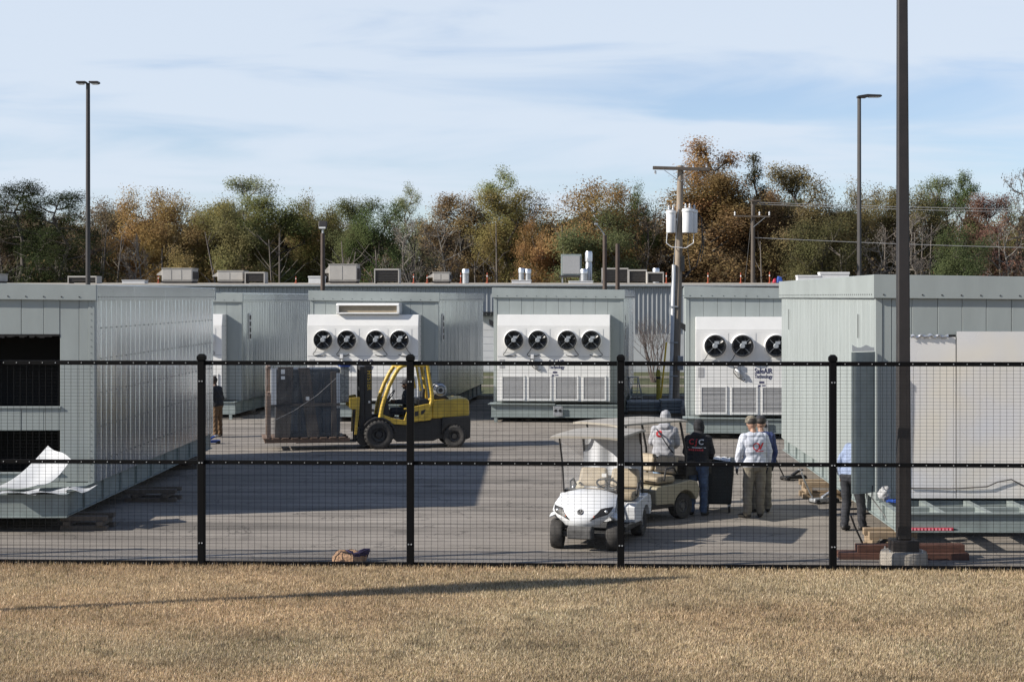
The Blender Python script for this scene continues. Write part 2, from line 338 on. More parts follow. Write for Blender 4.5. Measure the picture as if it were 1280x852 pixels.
# ------------------------------------------------------------------ warehouse behind
WY = 84.0
def warehouse():
    t = thing('warehouse', 'long low grey warehouse with ribbed metal wall behind the modules', 'building', (0, WY, 0))
    MB().box(-40, 40, .02, .3, 0, 2.05).build('wainscot', M['wains'], t)
    MB().box(-40, 40, .12, 30, 2.05, 4.50).build('wall', M['clad'], t)
    prof = []; x = -40
    while x < 40:
        prof += [(x, .10), (x+.12, .10), (x+.14, .05), (x+.19, .05), (x+.21, .10)]; x += .235
    b = MB(); vs = []; fs = []
    for z in (2.06, 4.50): vs += [(p, q, z) for p, q in prof]
    n = len(prof); fs = [(i, i+1, n+i+1, n+i) for i in range(n-1)]; b.add(vs, fs); b.build('rib_cladding', M['clad'], t, kind='stuff')
    rf = MB(); rf.hexa([(-40.3, -.02, 4.56), (40.3, -.02, 4.56), (40.3, 16, 4.80), (-40.3, 16, 4.80), (-40.3, -.02, 4.64), (40.3, -.02, 4.64), (40.3, 16, 4.88), (-40.3, 16, 4.88)])
    rf.hexa([(-40.3, 16, 4.80), (40.3, 16, 4.80), (40.3, 31, 4.5), (-40.3, 31, 4.5), (-40.3, 16, 4.88), (40.3, 16, 4.88), (40.3, 31, 4.58), (-40.3, 31, 4.58)])
    r = rf.build('roof', M['roofm'], t)
    MB().box(-40.4, 40.4, -.11, -.022, 4.53, 4.635).build('gutter', mat('gutter', (.25, .27, .28), .5), r, bevel=.02)
    # sectional door and its canopy between two modules
    dr = MB(); dr.box(-4.1, -2.7, -.06, .015, 0, 3.0).build('loading_door', M['white2'], t)
    for i in range(8):
        MB().box(-4.06, -2.74, -.075, -.062, .1+i*.36, .1+i*.36+.34).build('door_panel', M['white2'], dr_parent(t), bevel=.01)
    MB().box(-4.3, -2.5, -.9, .015, 3.12, 3.22).build('canopy', M['black'], t)
def dr_parent(t): return [c for c in t.children if c.name.startswith('loading_door')][0]
warehouse()
def roof_z(y):   # world y
    q = y-WY; return 4.64+(q+.25)/16.25*.24 if q < 16 else 4.88-(q-16)/15*.30
RG = 'rooftop plant on the warehouse'
def put_roof(px, y): return (gx(px, y), y, roof_z(y))
def rtu(px0, px1, py0, label, y=95, hood=True, name='rooftop_unit'):
    p = put_roof((px0+px1)/2, y); s = F/y; wd = (px1-px0)/s; h = CH-(py0-PY)/s-p[2]
    t = thing(name, label, 'rooftop unit', p, 0, RG)
    x0 = -wd/2+(.35 if hood else 0); x1 = wd/2
    bd = MB().box(x0, x1, -.8, .8, .12, h).build('housing', M['hvac'], t, bevel=.02)
    MB().box(x0+.05, x1-.05, -.78, .78, 0, .12).build('curb', M['hvacdark'], t)
    MB().box(x0-.03, x1+.03, -.83, .83, h, h+.04).build('lid', M['hvac'], t)
    k = max(2, int((x1-x0)/.55))
    for i in range(k):
        a = x0+(x1-x0)*i/k; MB().box(a+.03, a+(x1-x0)/k-.03, -.82, -.80, .2, h-.08).build('access_panel', M['hvac'], t, bevel=.008)
    if hood:
        MB().prism([(x0, h*.95), (x0-.35, h*.62), (x0-.35, h*.55), (x0, h*.55)], -.6, .6).build('intake_hood', M['hvac'], t)
        for i in range(4): MB().box(x1, x1+.1, -.6+i*.3, -.4+i*.3, .25, h*.8).build('condenser_fin', M['hvacdark'], t)
def cond(px0, px1, py0, label, y=94, name='condenser_box'):
    p = put_roof((px0+px1)/2, y); s = F/y; wd = (px1-px0)/s; h = CH-(py0-PY)/s-p[2]
    t = thing(name, label, 'condenser', p, 0, RG)
    MB().box(-wd/2+.06, wd/2-.06, -.45, .5, .1, h-.06).build('coil', M['hvacdark'], t)
    MB().box(-wd/2, wd/2, -.55, .55, h-.09, h).build('top_cover', M['hvac'], t, bevel=.01)
    for sx_ in (-1, 1): MB().box(sx_*wd/2-.06*(sx_ > 0), sx_*wd/2+.06*(sx_ < 0), -.55, .55, 0, h-.092).build('side_panel', M['hvac'], t)
    n = 6
    for i in range(n): MB().box(-wd/2+.065, wd/2-.065, -.50, -.455, .14+i*(h-.3)/n, .17+i*(h-.3)/n).build('guard_slat', M['hvacdark'], t)
def stack(px, py0, r, label, y=93, cap=True):
    p = put_roof(px, y); h = CH-(py0-PY)*y/F-p[2]
    t = thing('roof_vent', label, 'roof vent', p, 0, RG)
    MB().lathe([(0, 0), (r, 0), (r, h*.6), (r*.9, h*.62), (r*.9, h*.7)], 16).build('pipe', M['steel'], t, smooth=40)
    MB().lathe([(0, h*.66), (r*1.12, h*.68), (r*1.12, h*.93), (r*.9, h), (0, h)], 16).build('cowl', M['alu'], t, smooth=40)
def lowbox(px0, px1, py0, label, y=92):
    p = put_roof((px0+px1)/2, y); s = F/y; wd = (px1-px0)/s; h = max(.12, CH-(py0-PY)/s-p[2])
    t = thing('roof_curb', label, 'roof curb', p, 0, RG)
    MB().box(-wd/2, wd/2, -.4, .4, 0, h*.8).build('base', M['white2'], t, bevel=.01)
    MB().box(-wd/2-.03, wd/2+.03, -.43, .43, h*.8, h).build('lid', M['white2'], t, bevel=.01)
rtu(-14, 4, 343, 'beige rooftop unit cut by the left edge of the photo', hood=False)
cond(88, 124, 345, 'low rooftop condenser half behind the tall left light pole')
lowbox(155, 183, 350, 'flat white roof curb between left light pole and hooded unit')
rtu(199, 244, 336, 'hooded beige rooftop unit, leftmost of the hooded ones')
rtu(268, 307, 339, 'hooded beige rooftop unit left of the dark fronted box')
cond(308, 333, 340, 'dark fronted rooftop box touching a hooded unit on its left')
lowbox(387, 406, 345, 'low roof curb beside the short floodlight pole')
rtu(406, 448, 331, 'tallest hooded rooftop unit, right of the short floodlight pole')
cond(469, 500, 336, 'lone dark fronted rooftop box above the forklift')
rtu(535, 563, 341, 'small low beige rooftop unit above the left edge of the second fan module')
stack(582, 336, .19, 'single galvanised roof vent left of the twin vents')
lowbox(640, 664, 350, 'white curb under the twin roof vents', 91.5)
stack(652, 335, .17, 'left one of the twin galvanised roof vents'); stack(660, 336, .17, 'right one of the twin galvanised roof vents')
lowbox(711, 741, 351, 'white curb in front of the big grey air handler', 91.5)
stack(730, 336, .2, 'short roof vent between air handler and tall flue'); stack(736, 314, .2, 'tall galvanised flue right of the grey air handler', 95)
cond(752, 785, 335, 'largest brown louvred condenser behind the two short poles')
cond(785, 808, 337, 'middle brown louvred condenser of the row of three')
cond(808, 829, 340, 'rightmost brown louvred condenser near the utility pole', 93)
stack(820, 335, .2, 'squat roof vent behind the rightmost louvred condenser', 99)
lowbox(996, 1024, 344, 'pale roof hatch left of the longer pale hatch over the right module', 97)
lowbox(1024, 1060, 340, 'longer pale roof hatch over the right module', 97)
def air_handler():
    p = put_roof(714, 94)
    t = thing('air_handler', 'big grey boxy air handler on legs on the roof', 'air handler', p, 0, RG)
    s = F/94; h = CH-(318-PY)/s-p[2]
    MB().box(-.6, .6, -.5, .5, .45, h).build('housing', M['skid'], t, bevel=.03)
    MB().box(-.5, .5, -.54, -.50, .55, h-.1).build('filter_panel', M['grille'], t, bevel=.01)
    for x in (-.52, .52):
        for y in (-.42, .42): MB().box(x-.04, x+.04, y-.04, y+.04, 0, .45).build('leg', M['steel'], t)
    MB().box(-.7, .7, -.6, .6, .36, .44).build('platform', M['hvacdark'], t)
air_handler()
for i, (px, h, lb) in enumerate(((198, .55, 'just left of the leftmost hooded unit'), (245, .5, 'just right of the leftmost hooded unit'), (370, .5, 'left of the short floodlight pole'), (517, .7, 'right of the lone dark fronted box'), (534, .6, 'left of the small low rooftop unit'), (576, .8, 'beside the single roof vent'), (609, .8, 'left of the twin vents'), (833, .8, 'right of the brown condensers'), (885, .8, 'right of the near utility pole'), (926, .8, 'left of the far utility pole'), (962, .85, 'beside the blue covered thing'))):
    y = 97; t = thing('safety_stanchion', 'orange roof stanchion '+lb, 'stanchion', put_roof(px, y), 0, 'safety stanchions on the roof')
    h *= .8; MB().lathe([(0, 0), (.10, 0), (.10, .03), (.03, .05), (.025, h), (0, h)], 10).build('post', M['orange'], t, smooth=40)
    MB().lathe([(.032, h*.6), (.035, h*.6), (.035, h*.75), (.032, h*.75)], 10).build('band', M['white2'], t)
t = thing('covered_equipment', 'blue and red covered bundle on the roof behind the right module', 'bundle', put_roof(974, 97))
MB().hexa([(-.2, -.2, 0), (.22, -.2, 0), (.22, .2, 0), (-.2, .2, 0), (-.08, -.1, .42), (.15, -.12, .36), (.1, .12, .38), (-.1, .1, .44)]).build('cover', M['blue'], t, bevel=.05); MB().hexa([(-.42, -.2, 0), (-.21, -.2, 0), (-.21, .1, 0), (-.42, .1, 0), (-.36, -.14, .26), (-.22, -.15, .3), (-.22, .06, .3), (-.36, .05, .24)]).build('side_bag', M['red'], t, bevel=.04)

# ------------------------------------------------------------------ equipment modules
FAN = {}
def fan_meshes():
    if FAN: return FAN
    r = .305
    b = MB(); b.lathe([(r+.04, .0), (r+.006, -.03), (r-.004, -.15), (r-.02, -.15), (r-.02, -.0), (r+.02, .0)], 28, axis='y'); FAN['collar'] = b.mesh('collar', M['white'], 40)
    b = MB(); b.lathe([(r-.002, -.151), (r+.006, -.165), (r-.004, -.185), (r-.03, -.185), (r-.035, -.03)], 28, axis='y')
    b.lathe([(r-.05, -.012), (0.01, -.012)], 28, axis='y')
    for k in range(7):
        a = 2*math.pi*k/7
        def bl(u, v, a=a):
            rr = .08+u*(r-.125); an = a+(-.30+.52*v)*(1-.25*u)+.25*u
            return (rr*math.cos(an), -.135+.065*v, rr*math.sin(an))
        b.grid(bl, 4, 3)
    FAN['rotor'] = b.mesh('rotor', mat('fan_black', (.022, .022, .023), .4, var=.2), 40)
    b = MB(); b.lathe([(0, -.21), (.06, -.21), (.075, -.195), (.08, -.10), (.0, -.10)], 18, axis='y'); b.box(-.02, .11, -.215, -.16, .05, .13)
    for k in range(4):
        a = 2*math.pi*k/4+.78; b.bar((.07*math.cos(a), -.175, .07*math.sin(a)), ((r-.02)*math.cos(a), -.175, (r-.02)*math.sin(a)), .008, .008)
    FAN['motor'] = b.mesh('motor', mat('motor_grey', (.26, .28, .30), .45, var=.15), 40)
    # round guard ring wires
    b = MB(); b.box(-.375, .375, -.006, 0, -.40, .36); FAN['plate'] = b.mesh('mount_plate', M['white'])
    b = MB(); b.box(-.335, .335, -.002, 0, 0, .7, 1)
    for i in range(20): b.hexa([(-.335, -.02, .005+i*.035), (.335, -.02, .005+i*.035), (.335, -.003, .024+i*.035), (-.335, -.003, .024+i*.035), (-.335, -.02, .012+i*.035), (.335, -.02, .012+i*.035), (.335, -.003, .031+i*.035), (-.335, -.003, .031+i*.035)])
    FAN['grille'] = b.mesh('grille', [M['grille'], M['hvacdark']])
    b = MB()
    for (x0, x1, z0, z1) in ((-.38, .38, -.045, 0), (-.38, .38, .70, .745), (-.38, -.336, 0, .70), (.336, .38, 0, .70)): b.box(x0, x1, -.026, 0, z0, z1)
    FAN['gframe'] = b.mesh('grille_frame', M['white'])
    return FAN
def cooling(t, hx, side_label=None, logo=True):
    """white cooling unit with four fans on the front wall"""
    f = fan_meshes(); D = .55
    c = obj('cooling_unit', MB().box(hx-1.81, hx+1.81, -D, -.004, .65, 3.05).mesh('cooling_unit', M['white']), t, bevel=.012)
    cap = MB(); cap.hexa([(hx-1.81, -D+.01, 3.053), (hx+1.81, -D+.01, 3.053), (hx+1.81, -.004, 3.053), (hx-1.81, -.004, 3.053), (hx-1.81, -D+.10, 3.43), (hx+1.81, -D+.10, 3.43), (hx+1.81, -.004, 3.43), (hx-1.81, -.004, 3.43)])
    cap.build('top_cap', M['white'], c, bevel=.012)
    MB().box(hx-1.80, hx+1.80, -D-.008, -D-.001, 2.085, 2.10).build('seam_trim', M['grille'], c)
    for i, fx in enumerate((-1.26, -.49, .45, 1.22)):
        x = hx+fx; z = 2.62
        obj('mount_plate', f['plate'], c, (x, -D-.002, z))
        obj('fan_collar', f['collar'], c, (x, -D-.008, z)); obj('fan_rotor', f['rotor'], c, (x, -D-.008, z), (0, random.random()*6, 0)); obj('fan_motor', f['motor'], c, (x, -D-.008, z))
        s = -1 if i < 2 else 1
        pts = [(x+s*.20, -D-.10, z-.23), (x+s*.27, -D-.06, z-.36), (x+s*.36, -D-.03, z-.47), (x+s*.30, -D-.02, z-.515), (x+s*.05, -D-.025, z-.51), (x-s*.05, -D-.01, z-.47)]
        MB().tube(pts, .011, 5).build('fan_cable', M['black'], c, smooth=60)
    for gx_ in (-1.3, -.44, .42, 1.31):
        obj('grille', f['grille'], c, (hx+gx_, -D-.003, .73)); obj('grille_frame', f['gframe'], c, (hx+gx_, -D-.003, .73))
    MB().box(hx-1.74, hx-1.58, -D-.008, -D-.001, 1.72, 2.0).build('rating_plate', M['grille'], c)
    # sensor bracket and drooping lead
    MB().box(hx-.72, hx-.62, -D-.1, -D-.001, 2.02, 2.16).build('sensor_box', M['white2'], c, bevel=.01)
    MB().tube([(hx-.72, -D-.05, 2.03), (hx-.74, -D-.05, 1.86), (hx-.62, -D-.04, 1.72), (hx-.45, -D-.02, 1.62), (hx-.42, -D-.02, 1.68)], .012, 5).build('sensor_lead', M['black'], c, smooth=60)
    MB().tube([(hx-.66, -D-.01, 1.93), (hx-.60, -D-.07, 1.90), (hx-.55, -D-.07, 1.80), (hx-.53, -D-.01, 1.74)], .055, 8).build('pipe_elbow', M['steel'], c, smooth=60)
    if logo:
        for body, sz, z, bd in (('SafeAIR', .215, 1.90, .003), ('Technology', .155, 1.75, .002)):
            me = textmesh(body, sz, M['navy'], bd, .74 if body[0] == 'S' else .68)
            obj('lettering', me, c, (hx+.10, -D-.004, z), (R(90), 0, 0))
        b = MB(); b.box(-.07, .07, -.004, 0, 0, .05); b.box(-.1, -.03, -.004, 0, -.1, -.05); b.box(.01, .11, -.004, 0, -.1, -.05); b.build('small_logo', M['navy'], c, loc=(hx+.05, -D-.001, 1.56))
    # side louvre screws
    b = MB()
    for i in range(16): b.box(hx+1.811, hx+1.819, -.12, -.10, .8+i*.16, .82+i*.16)
    b.build('side_screws', M['black'], c, kind='stuff')
    return c
def module(name, label, cx, cy, rz, W=4.2, Lh=12.0, zb=.64, fasc=3.98, ztop=4.3, slope=.017, cols=None, holes=(), pfront=1.55, deck=False, skid_z0=.25, ribp=.36, pan=True, screws=True, ov=.055):
    t = thing(name, label, 'module', (cx, cy, 0), rz, 'grey equipment modules in the yard')
    h = W/2
    # front wall panels, each its own piece
    cols = cols or [-h+.10+i*(W-.2)/10 for i in range(11)]
    for i in range(len(cols)-1):
        x0, x1 = cols[i]+.003, cols[i+1]-.003
        spans = [(zb+.02, fasc+.05)]
        for (hx0, hx1, hz0, hz1) in holes:
            if x0 >= hx0-.02 and x1 <= hx1+.02:
                ns = []
                for a, b_ in spans:
                    if hz0 > a and hz1 < b_: ns += [(a, hz0), (hz1, b_)]
                    else: ns.append((a, b_))
                spans = ns
        for a, b_ in spans:
            dy_ = random.uniform(-.003, .003)
            MB().box(x0, x1, dy_, .05, a, b_).build('wall_panel', M['paint'], t, bevel=.006)
    if not holes: MB().box(-h+.1, h-.1, .052, .09, zb+.02, fasc).build('front_backing', M['dark'], t)
    for s in (-1, 1):
        MB().box(s*(h-.10) if s > 0 else -h-.012, h+.012 if s > 0 else -(h-.10), -.012, .14, zb, fasc+.02).build('corner_trim', M['paint'], t, bevel=.006)
        # ribbed side wall
        prof = []; y = .14
        k = 0
        while y < Lh-.1:
            y2 = min(y+ribp, Lh-.05); a = random.uniform(-.003, .003); b2 = random.uniform(-.003, .003)
            prof += [(s*(h+a), y), (s*(h+b2), y2-.04), (s*(h+.006), y2-.03), (s*(h+.006), y2-.012), (s*h, y2-.004)]; y = y2
        n = len(prof); zs = [zb, 1.4, 2.2, 3.0, fasc+.03]
        b = MB(); vs = []; fs = []
        for j, z in enumerate(zs):
            for (p, q) in prof: vs.append((p+random.uniform(-.0012, .0012), q, z))
        for j in range(len(zs)-1):
            for i in range(n-1): fs.append((j*n+i, j*n+i+1, (j+1)*n+i+1, (j+1)*n+i))
        b.add(vs, fs); b.box(min(s*(h-.06), s*(h-.02)), max(s*(h-.06), s*(h-.02)), .14, Lh-.05, zb, fasc, 1)
        sw = b.build('side_wall', [M['paint_shade_side'] if s > 0 else M['paint'], M['dark']], t)
        if screws and s > 0:
            sc = MB()
            for z in (1.0, 1.62, 2.24, 2.86, 3.42):
                y = .14+ribp
                while y < Lh-.2:
                    x_ = s*(h+.007); sc.box(min(x_, x_+s*.008), max(x_, x_+s*.008), y-.034, y-.010, z, z+.022); y += ribp
            for i in range(28):
                z = zb+.1+i*.118; x_ = s*(h-.05); sc.box(x_-.006, x_+.006, -.018, -.013, z, z+.013)
            sc.build('screw_rows', M['hvacdark'], sw, kind='stuff')
    MB().box(-h+.05, h-.05, Lh-.06, Lh, zb, fasc+.02).build('rear_wall', M['paint'], t)
    zt = lambda x: ztop-slope*(x+h)
    rf = MB(); rf.hexa([(-h, .03, zt(-h)-.16), (h, .03, zt(h)-.16), (h, Lh-.03, zt(h)-.16), (-h, Lh-.03, zt(-h)-.16), (-h, .03, zt(-h)-.05), (h, .03, zt(h)-.05), (h, Lh-.03, zt(h)-.05), (-h, Lh-.03, zt(-h)-.05)])
    roof = rf.build('roof', M['paint'], t)
    def fz(x): return fasc-slope*.6*(x+h)
    o = ov
    for (nm, x0, x1, y0, y1) in (('fascia', -h-o, h+o, -o-.01, .022), ('fascia', -h-o, h+o, Lh-.022, Lh+o)):
        MB().hexa([(x0, y0, fz(x0)), (x1, y0, fz(x1)), (x1, y1, fz(x1)), (x0, y1, fz(x0)), (x0, y0, zt(x0)), (x1, y0, zt(x1)), (x1, y1, zt(x1)), (x0, y1, zt(x0))]).build(nm, M['paint'], roof, bevel=.006)
    for s in (-1, 1):
        xa = s*(h+o-.003); xb = s*(h-.02); x0, x1 = min(xa, xb), max(xa, xb)
        nseg = 4
        for i in range(nseg):
            y0, y1 = .025+(Lh-.05)*i/nseg+.002, .025+(Lh-.05)*(i+1)/nseg-.002; e = random.uniform(-.004, .004)
            MB().hexa([(x0, y0, fz(x0)), (x1, y0, fz(x1)), (x1, y1, fz(x1)), (x0, y1, fz(x0)), (x0, y0, zt(x0)+e), (x1, y0, zt(x1)+e), (x1, y1, zt(x1)+e), (x0, y1, zt(x0)+e)]).build('fascia', M['paint_shade_side'] if s > 0 else M['paint'], roof, bevel=.006)
    b = MB()
    for i in range(int(W/.32)):
        x = -h+.1+i*.32; b.box(x, x+.02, -o-.018, -o-.011, fz(x)+.05, fz(x)+.07)
    for i in range(60):
        y = .1+i*.2
        if y < Lh:
            for s in (-1, 1):
                x_ = s*(h+o); b.box(x_-.006, x_+.006, y, y+.02, fz(s*h)+.05, fz(s*h)+.07)
    b.build('fascia_screws', M['black'], roof, kind='stuff')
    # skid
    sk = MB(); z0 = skid_z0; yf = -pfront
    for s in (-1, 1):
        xi = s*(h-.02); w_ = .11
        xa, xb = min(xi, xi-s*w_), max(xi, xi-s*w_)
        sk.box(xa+.045, xb-.045, yf+.012, Lh-.012, z0+.02, zb-.02); sk.box(xa, xb, yf+.012, Lh-.012, z0, z0+.02); sk.box(xa, xb, yf+.012, Lh-.012, zb-.022, zb-.002)
        y = yf+1.1
        while y < Lh-.3:
            sk.box(xa+.004, xb-.004, y, y+.012, z0+.021, zb-.023); y += 1.25
    skid = sk.build('skid', M['skid'], t)
    fb = MB(); fb.box(-h+.0, h-.0, yf-.06, yf-.045, z0+.02, zb-.02); fb.box(-h, h, yf-.11, yf+.01, z0, z0+.02); fb.box(-h, h, yf-.11, yf+.01, zb-.02, zb); fb.build('front_beam', M['skid'], skid)
    for x in (-h+.7, -h+1.42+.01, -h+2.14, -h+2.86, -h+3.58):
        if pfront > 1: MB().box(x, x+.10, yf+.012, -.02, zb-.13, zb-.004).build('joist', M['skid'], skid)
    MB().box(-h+.12, h-.12, yf*.5-.05, yf*.5+.05, zb-.14, zb-.015).build('cross_beam', M['skid'], skid)
    MB().box(-h+.12, h-.12, .0, Lh-.1, zb-.1, zb-.01).build('floor_pan', M['skid'], t)
    if deck: MB().box(-h, h, yf-.12, -.015, zb+.001, zb+.012).build('deck_plate', M['skid'], t)
    return t
def corner(cx_right, cy, rz, W):  # front-right corner -> front centre
    return (cx_right-W/2*math.cos(rz), cy-W/2*math.sin(rz))
# left near module (front-right corner known)
rz = R(.7); W = 4.2; c = corner(-8.27, 28.9, rz, W)
lc = [-2.1+.1, -1.6, -1.2, -.8, -.4, 0]
seams = [gx(p, 28.9)+8.27+2.1 for p in (-50, -25, 0, 27, 55, 75, 99)]
lcols = [-2.0, -1.45, -.95, -.5]+[s for s in seams if s > -.3]+[2.0]
xo = gx(75, 28.9)+8.27+2.1
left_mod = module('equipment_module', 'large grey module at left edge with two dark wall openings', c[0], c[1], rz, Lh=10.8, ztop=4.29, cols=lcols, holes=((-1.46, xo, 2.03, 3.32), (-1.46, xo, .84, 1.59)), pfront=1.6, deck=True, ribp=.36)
MB().box(-1.45, xo, 1.5, 1.55, .66, 3.9).build('dark_inner_wall', M['dark'], left_mod); MB().box(-1.5, -1.46, .06, 1.5, .66, 3.9).build('dark_inner_wall', M['dark'], left_mod); MB().box(xo+.003, xo+.04, .06, 1.5, .66, 3.9).build('dark_inner_wall', M['dark'], left_mod)  # near-black boxes put the shade of the interior into their colour
MB().box(-1.5, xo+.04, .06, 1.5, 1.66, 1.95).build('dark_inner_floor', M['dark'], left_mod)
# ragged insulation edge over the upper opening
b = MB(); x = -1.45
while x < xo:
    hgt_ = random.uniform(.02, .07); b.box(x, min(x+.045, xo), -.004, .02, 3.325-hgt_, 3.33); x += .045
b.build('torn_edge', M['dark'], left_mod)
for z in (2.03, .84): MB().box(-1.45, xo+.02, -.03, .03, z-.035, z-.003).build('opening_sill', M['paint'], left_mod, bevel=.005)
# back row
rb = R(-4.5)
def backmod(xl, y, label, hx=-.12, extra=False, name='fan_module', logo=True, zt=4.3):
    W = 4.2; cx_, cy_ = xl+W/2*math.cos(rb), y+W/2*math.sin(rb)
    t = module(name, label, cx_, cy_, rb, Lh=12, zb=.56, skid_z0=.16, ztop=zt, fasc=zt-.32, pfront=.72, ribp=.34, screws=False)
    cooling(t, hx, logo=logo)
    b = MB(); b.box(-.10, .2, -.86, -.835, .2, .52); b.build('hitch_plate', M['steel'], t, bevel=.01)
    for x in (-.02, .12): MB().lathe([(0, -.872), (.05, -.872), (.05, -.86)], 12, (x, 0, .38), 'y').build('hitch_hole', M['black'], t)
    for s in (-1, 1): MB().box(s*1.95-.05, s*1.95+.05, -.82, -.72, 0.0, .158).build('support_leg', M['skid'], t)
    MB().box(-2.2, -.05, -.88, -.1, .565, .585).build('step_shelf', M['skid'], t)
    # tall vent plate on the right side wall
    v = MB().box(2.125, 2.14, .8, 1.05, 2.55, 3.45).build('vent_plate', M['white2'], t)
    for i in range(4): MB().box(2.141, 2.15, .84, 1.01, 2.6+i*.21, 2.75+i*.21).build('vent_hole', M['hvacdark'], v)
    if extra:
        e = MB().box(hx-.85, hx+1.2, -.6, -.01, 3.445, 3.50).build('vent_hood', M['white'], t, bevel=.02)
        MB().hexa([(hx-.85, -.60, 3.72), (hx+1.2, -.60, 3.72), (hx+1.2, -.01, 3.72), (hx-.85, -.01, 3.72), (hx-.85, -.56, 3.80), (hx+1.2, -.56, 3.80), (hx+1.2, -.01, 3.80), (hx-.85, -.01, 3.80)]).build('hood_top', M['white'], e, bevel=.02)
        for s in (hx-.85, hx+1.12): MB().box(s, s+.08, -.6, -.01, 3.503, 3.717).build('hood_cheek', M['white'], e)
        MB().box(hx-.77, hx+1.12, -.5, -.02, 3.503, 3.717).build('hood_screen', M['tan'], e)
    return t
m2 = backmod(-10.3-4.2, 53.5, 'grey fan module half hidden behind the big left module', -.22, zt=4.19)
m3 = backmod(gx(387, 52), 52.2, 'grey fan module with an extra vent hood above its fans', -.27, True, zt=4.21)
m4 = backmod(gx(617.5, 52), 52, 'grey fan module in the middle with four fans and lower grilles', -.12)
m5 = backmod(gx(857.5, 46), 46, 'grey fan module behind the men, lettered on its white unit', -.02)
# junction lamp on the left edge of two back modules
for mm in (m4, m5):
    MB().prism([(-2.10, 2.1+1.1), (-2.28, 3.28), (-2.26, 3.1), (-2.10, 3.0)], .1, .3).build('wall_lamp', M['black'], mm)
# right near module (front-left corner known)
rz = R(-.6)
cR = (5.37+2.1*math.cos(rz), 26.5+2.1*math.sin(rz))
rcols = [-2.0]+[gx(p, 26.5)-5.37-2.1 for p in (1114.5, 1140, 1172, 1202.5, 1232.5, 1264)]+[.55, .97, 1.39, 2.0]
right_mod = module('equipment_module', 'large grey module at right edge with shiny sheets on its front', cR[0], cR[1], rz, Lh=11.8, ztop=4.37, slope=.015, cols=rcols, pfront=1.5, ribp=.4, skid_z0=.34)
def rl(px, d=26.5): return gx(px, d)-5.37-2.1
def rzz(py, d=26.5): return CH-(py-PY)*d/F
def wavy(x0, x1, z0, z1, y, amp, seed):
    b = MB(); rs = random.Random(seed); ph = [rs.random()*6 for _ in range(4)]
    b.grid(lambda u, v: (x0+(x1-x0)*u, y+amp*(math.sin(u*(x1-x0)*2.2+ph[0])*math.sin(v*3+ph[1])+.4*math.sin(u*(x1-x0)*3+v*6+ph[2])), z0+(z1-z0)*v), 24, 24); return b
wavy(rl(1137), rl(1193.5), .68, rzz(421), -.045, .008, 1).build('protective_sheet', M['foil'], right_mod, smooth=60, solid=.004)
wavy(rl(1194.5), 1.9, .68, rzz(414), -.055, .010, 5).build('protective_sheet', M['foil'], right_mod, smooth=60, solid=.004)
b = MB()
b.grid(lambda u, v: (rl(1137)+(rl(1184)-rl(1137))*u, -.06-.03*math.sin(v*3.1)-.008*math.sin(u*40+v*5), rzz(423)+.06*v+.05*u*(1-u)+.012*math.sin(u*27)), 40, 5)
b.build('crumpled_tape', M['alu'], right_mod, smooth=30)
MB().box(rl(1182), rl(1194), -.03, -.02, rzz(422), rzz(418)).build('wall_gap', M['dark'], right_mod)
# thin dark wavy line along the foot of the sheets
MB().tube([(rl(1137), -.075, rzz(609)), (rl(1185), -.075, rzz(609.5)), (rl(1200), -.08, rzz(609)), (rl(1232), -.08, rzz(607)), (rl(1245), -.085, rzz(601)), (rl(1262), -.08, rzz(598)), (rl(1282), -.08, rzz(608)), (1.9, -.08, rzz(606))], .010, 5).build('dark_wavy_line', M['hvacdark'], right_mod, smooth=60)
for y_, z0_, z1_ in ((1.55, 3.28, 3.70), (10.4, 3.25, 3.72)): MB().box(-2.126, -2.119, y_, y_+.03, z0_, z1_).build('panel_gap', M['dark'], right_mod)
# loose corner flashing hanging off the front-left corner
b = MB()
def fl(u, v):
    a = R(90)*u
    return (-2.13-.44*(1-u)**1.0, -.33+.30*u**2, .78+(3.10-.78)*v-.03*math.sin(v*3))
b.grid(fl, 8, 10); b.build('loose_flashing', M['skid'], right_mod, smooth=60, solid=.012)
b = MB(); b.grid(lambda u, v: (-2.56+.4*u, -.35+.2*u, 3.11+(.11-.05*abs(math.sin(u*5)))*v), 12, 3); b.build('torn_flap', M['alu'], right_mod, smooth=40, solid=.004)
MB().tube([(-2.2, -.2, .9), (-2.22, -.25, .7), (-2.05, -.4, .45), (-2.0, -.7, .3)], .012, 5).build('hanging_cable', M['black'], right_mod, smooth=60)
# ------------------------------------------------------------------ trees
def leaf_quads(cent, size, rng, up=.0, flat=1.0, mid=None):
    n = len(cent); nrm = rng.normal(size=(n, 3)); nrm[:, 2] += up
    if mid is not None:      # leaves turn outward from the crown
        o_ = cent-np.array(mid); o_ /= np.linalg.norm(o_, axis=1, keepdims=True)+1e-6; nrm = nrm*.55+o_*1.1
    nrm = nrm; nrm /= np.linalg.norm(nrm, axis=1, keepdims=True)
    a = np.cross(nrm, rng.normal(size=(n, 3))); a /= np.linalg.norm(a, axis=1, keepdims=True); b = np.cross(nrm, a)
    s = size*(.6+.8*rng.random((n, 1))); a *= s*.5; b *= s*.38*flat
    return np.stack([cent-a, cent+b*.9, cent+a, cent-b*.9], 1).reshape(-1, 3)
def quad_mesh(name, co, m):
    n = len(co)//4; me = bpy.data.meshes.new(name); me.vertices.add(4*n); me.vertices.foreach_set('co', co.ravel().astype(np.float32))
    me.loops.add(4*n); me.loops.foreach_set('vertex_index', np.arange(4*n, dtype=np.int32)); me.polygons.add(n)
    me.polygons.foreach_set('loop_start', np.arange(0, 4*n, 4, dtype=np.int32)); me.polygons.foreach_set('loop_total', np.full(n, 4, dtype=np.int32)); me.update(); me.materials.append(m); return me
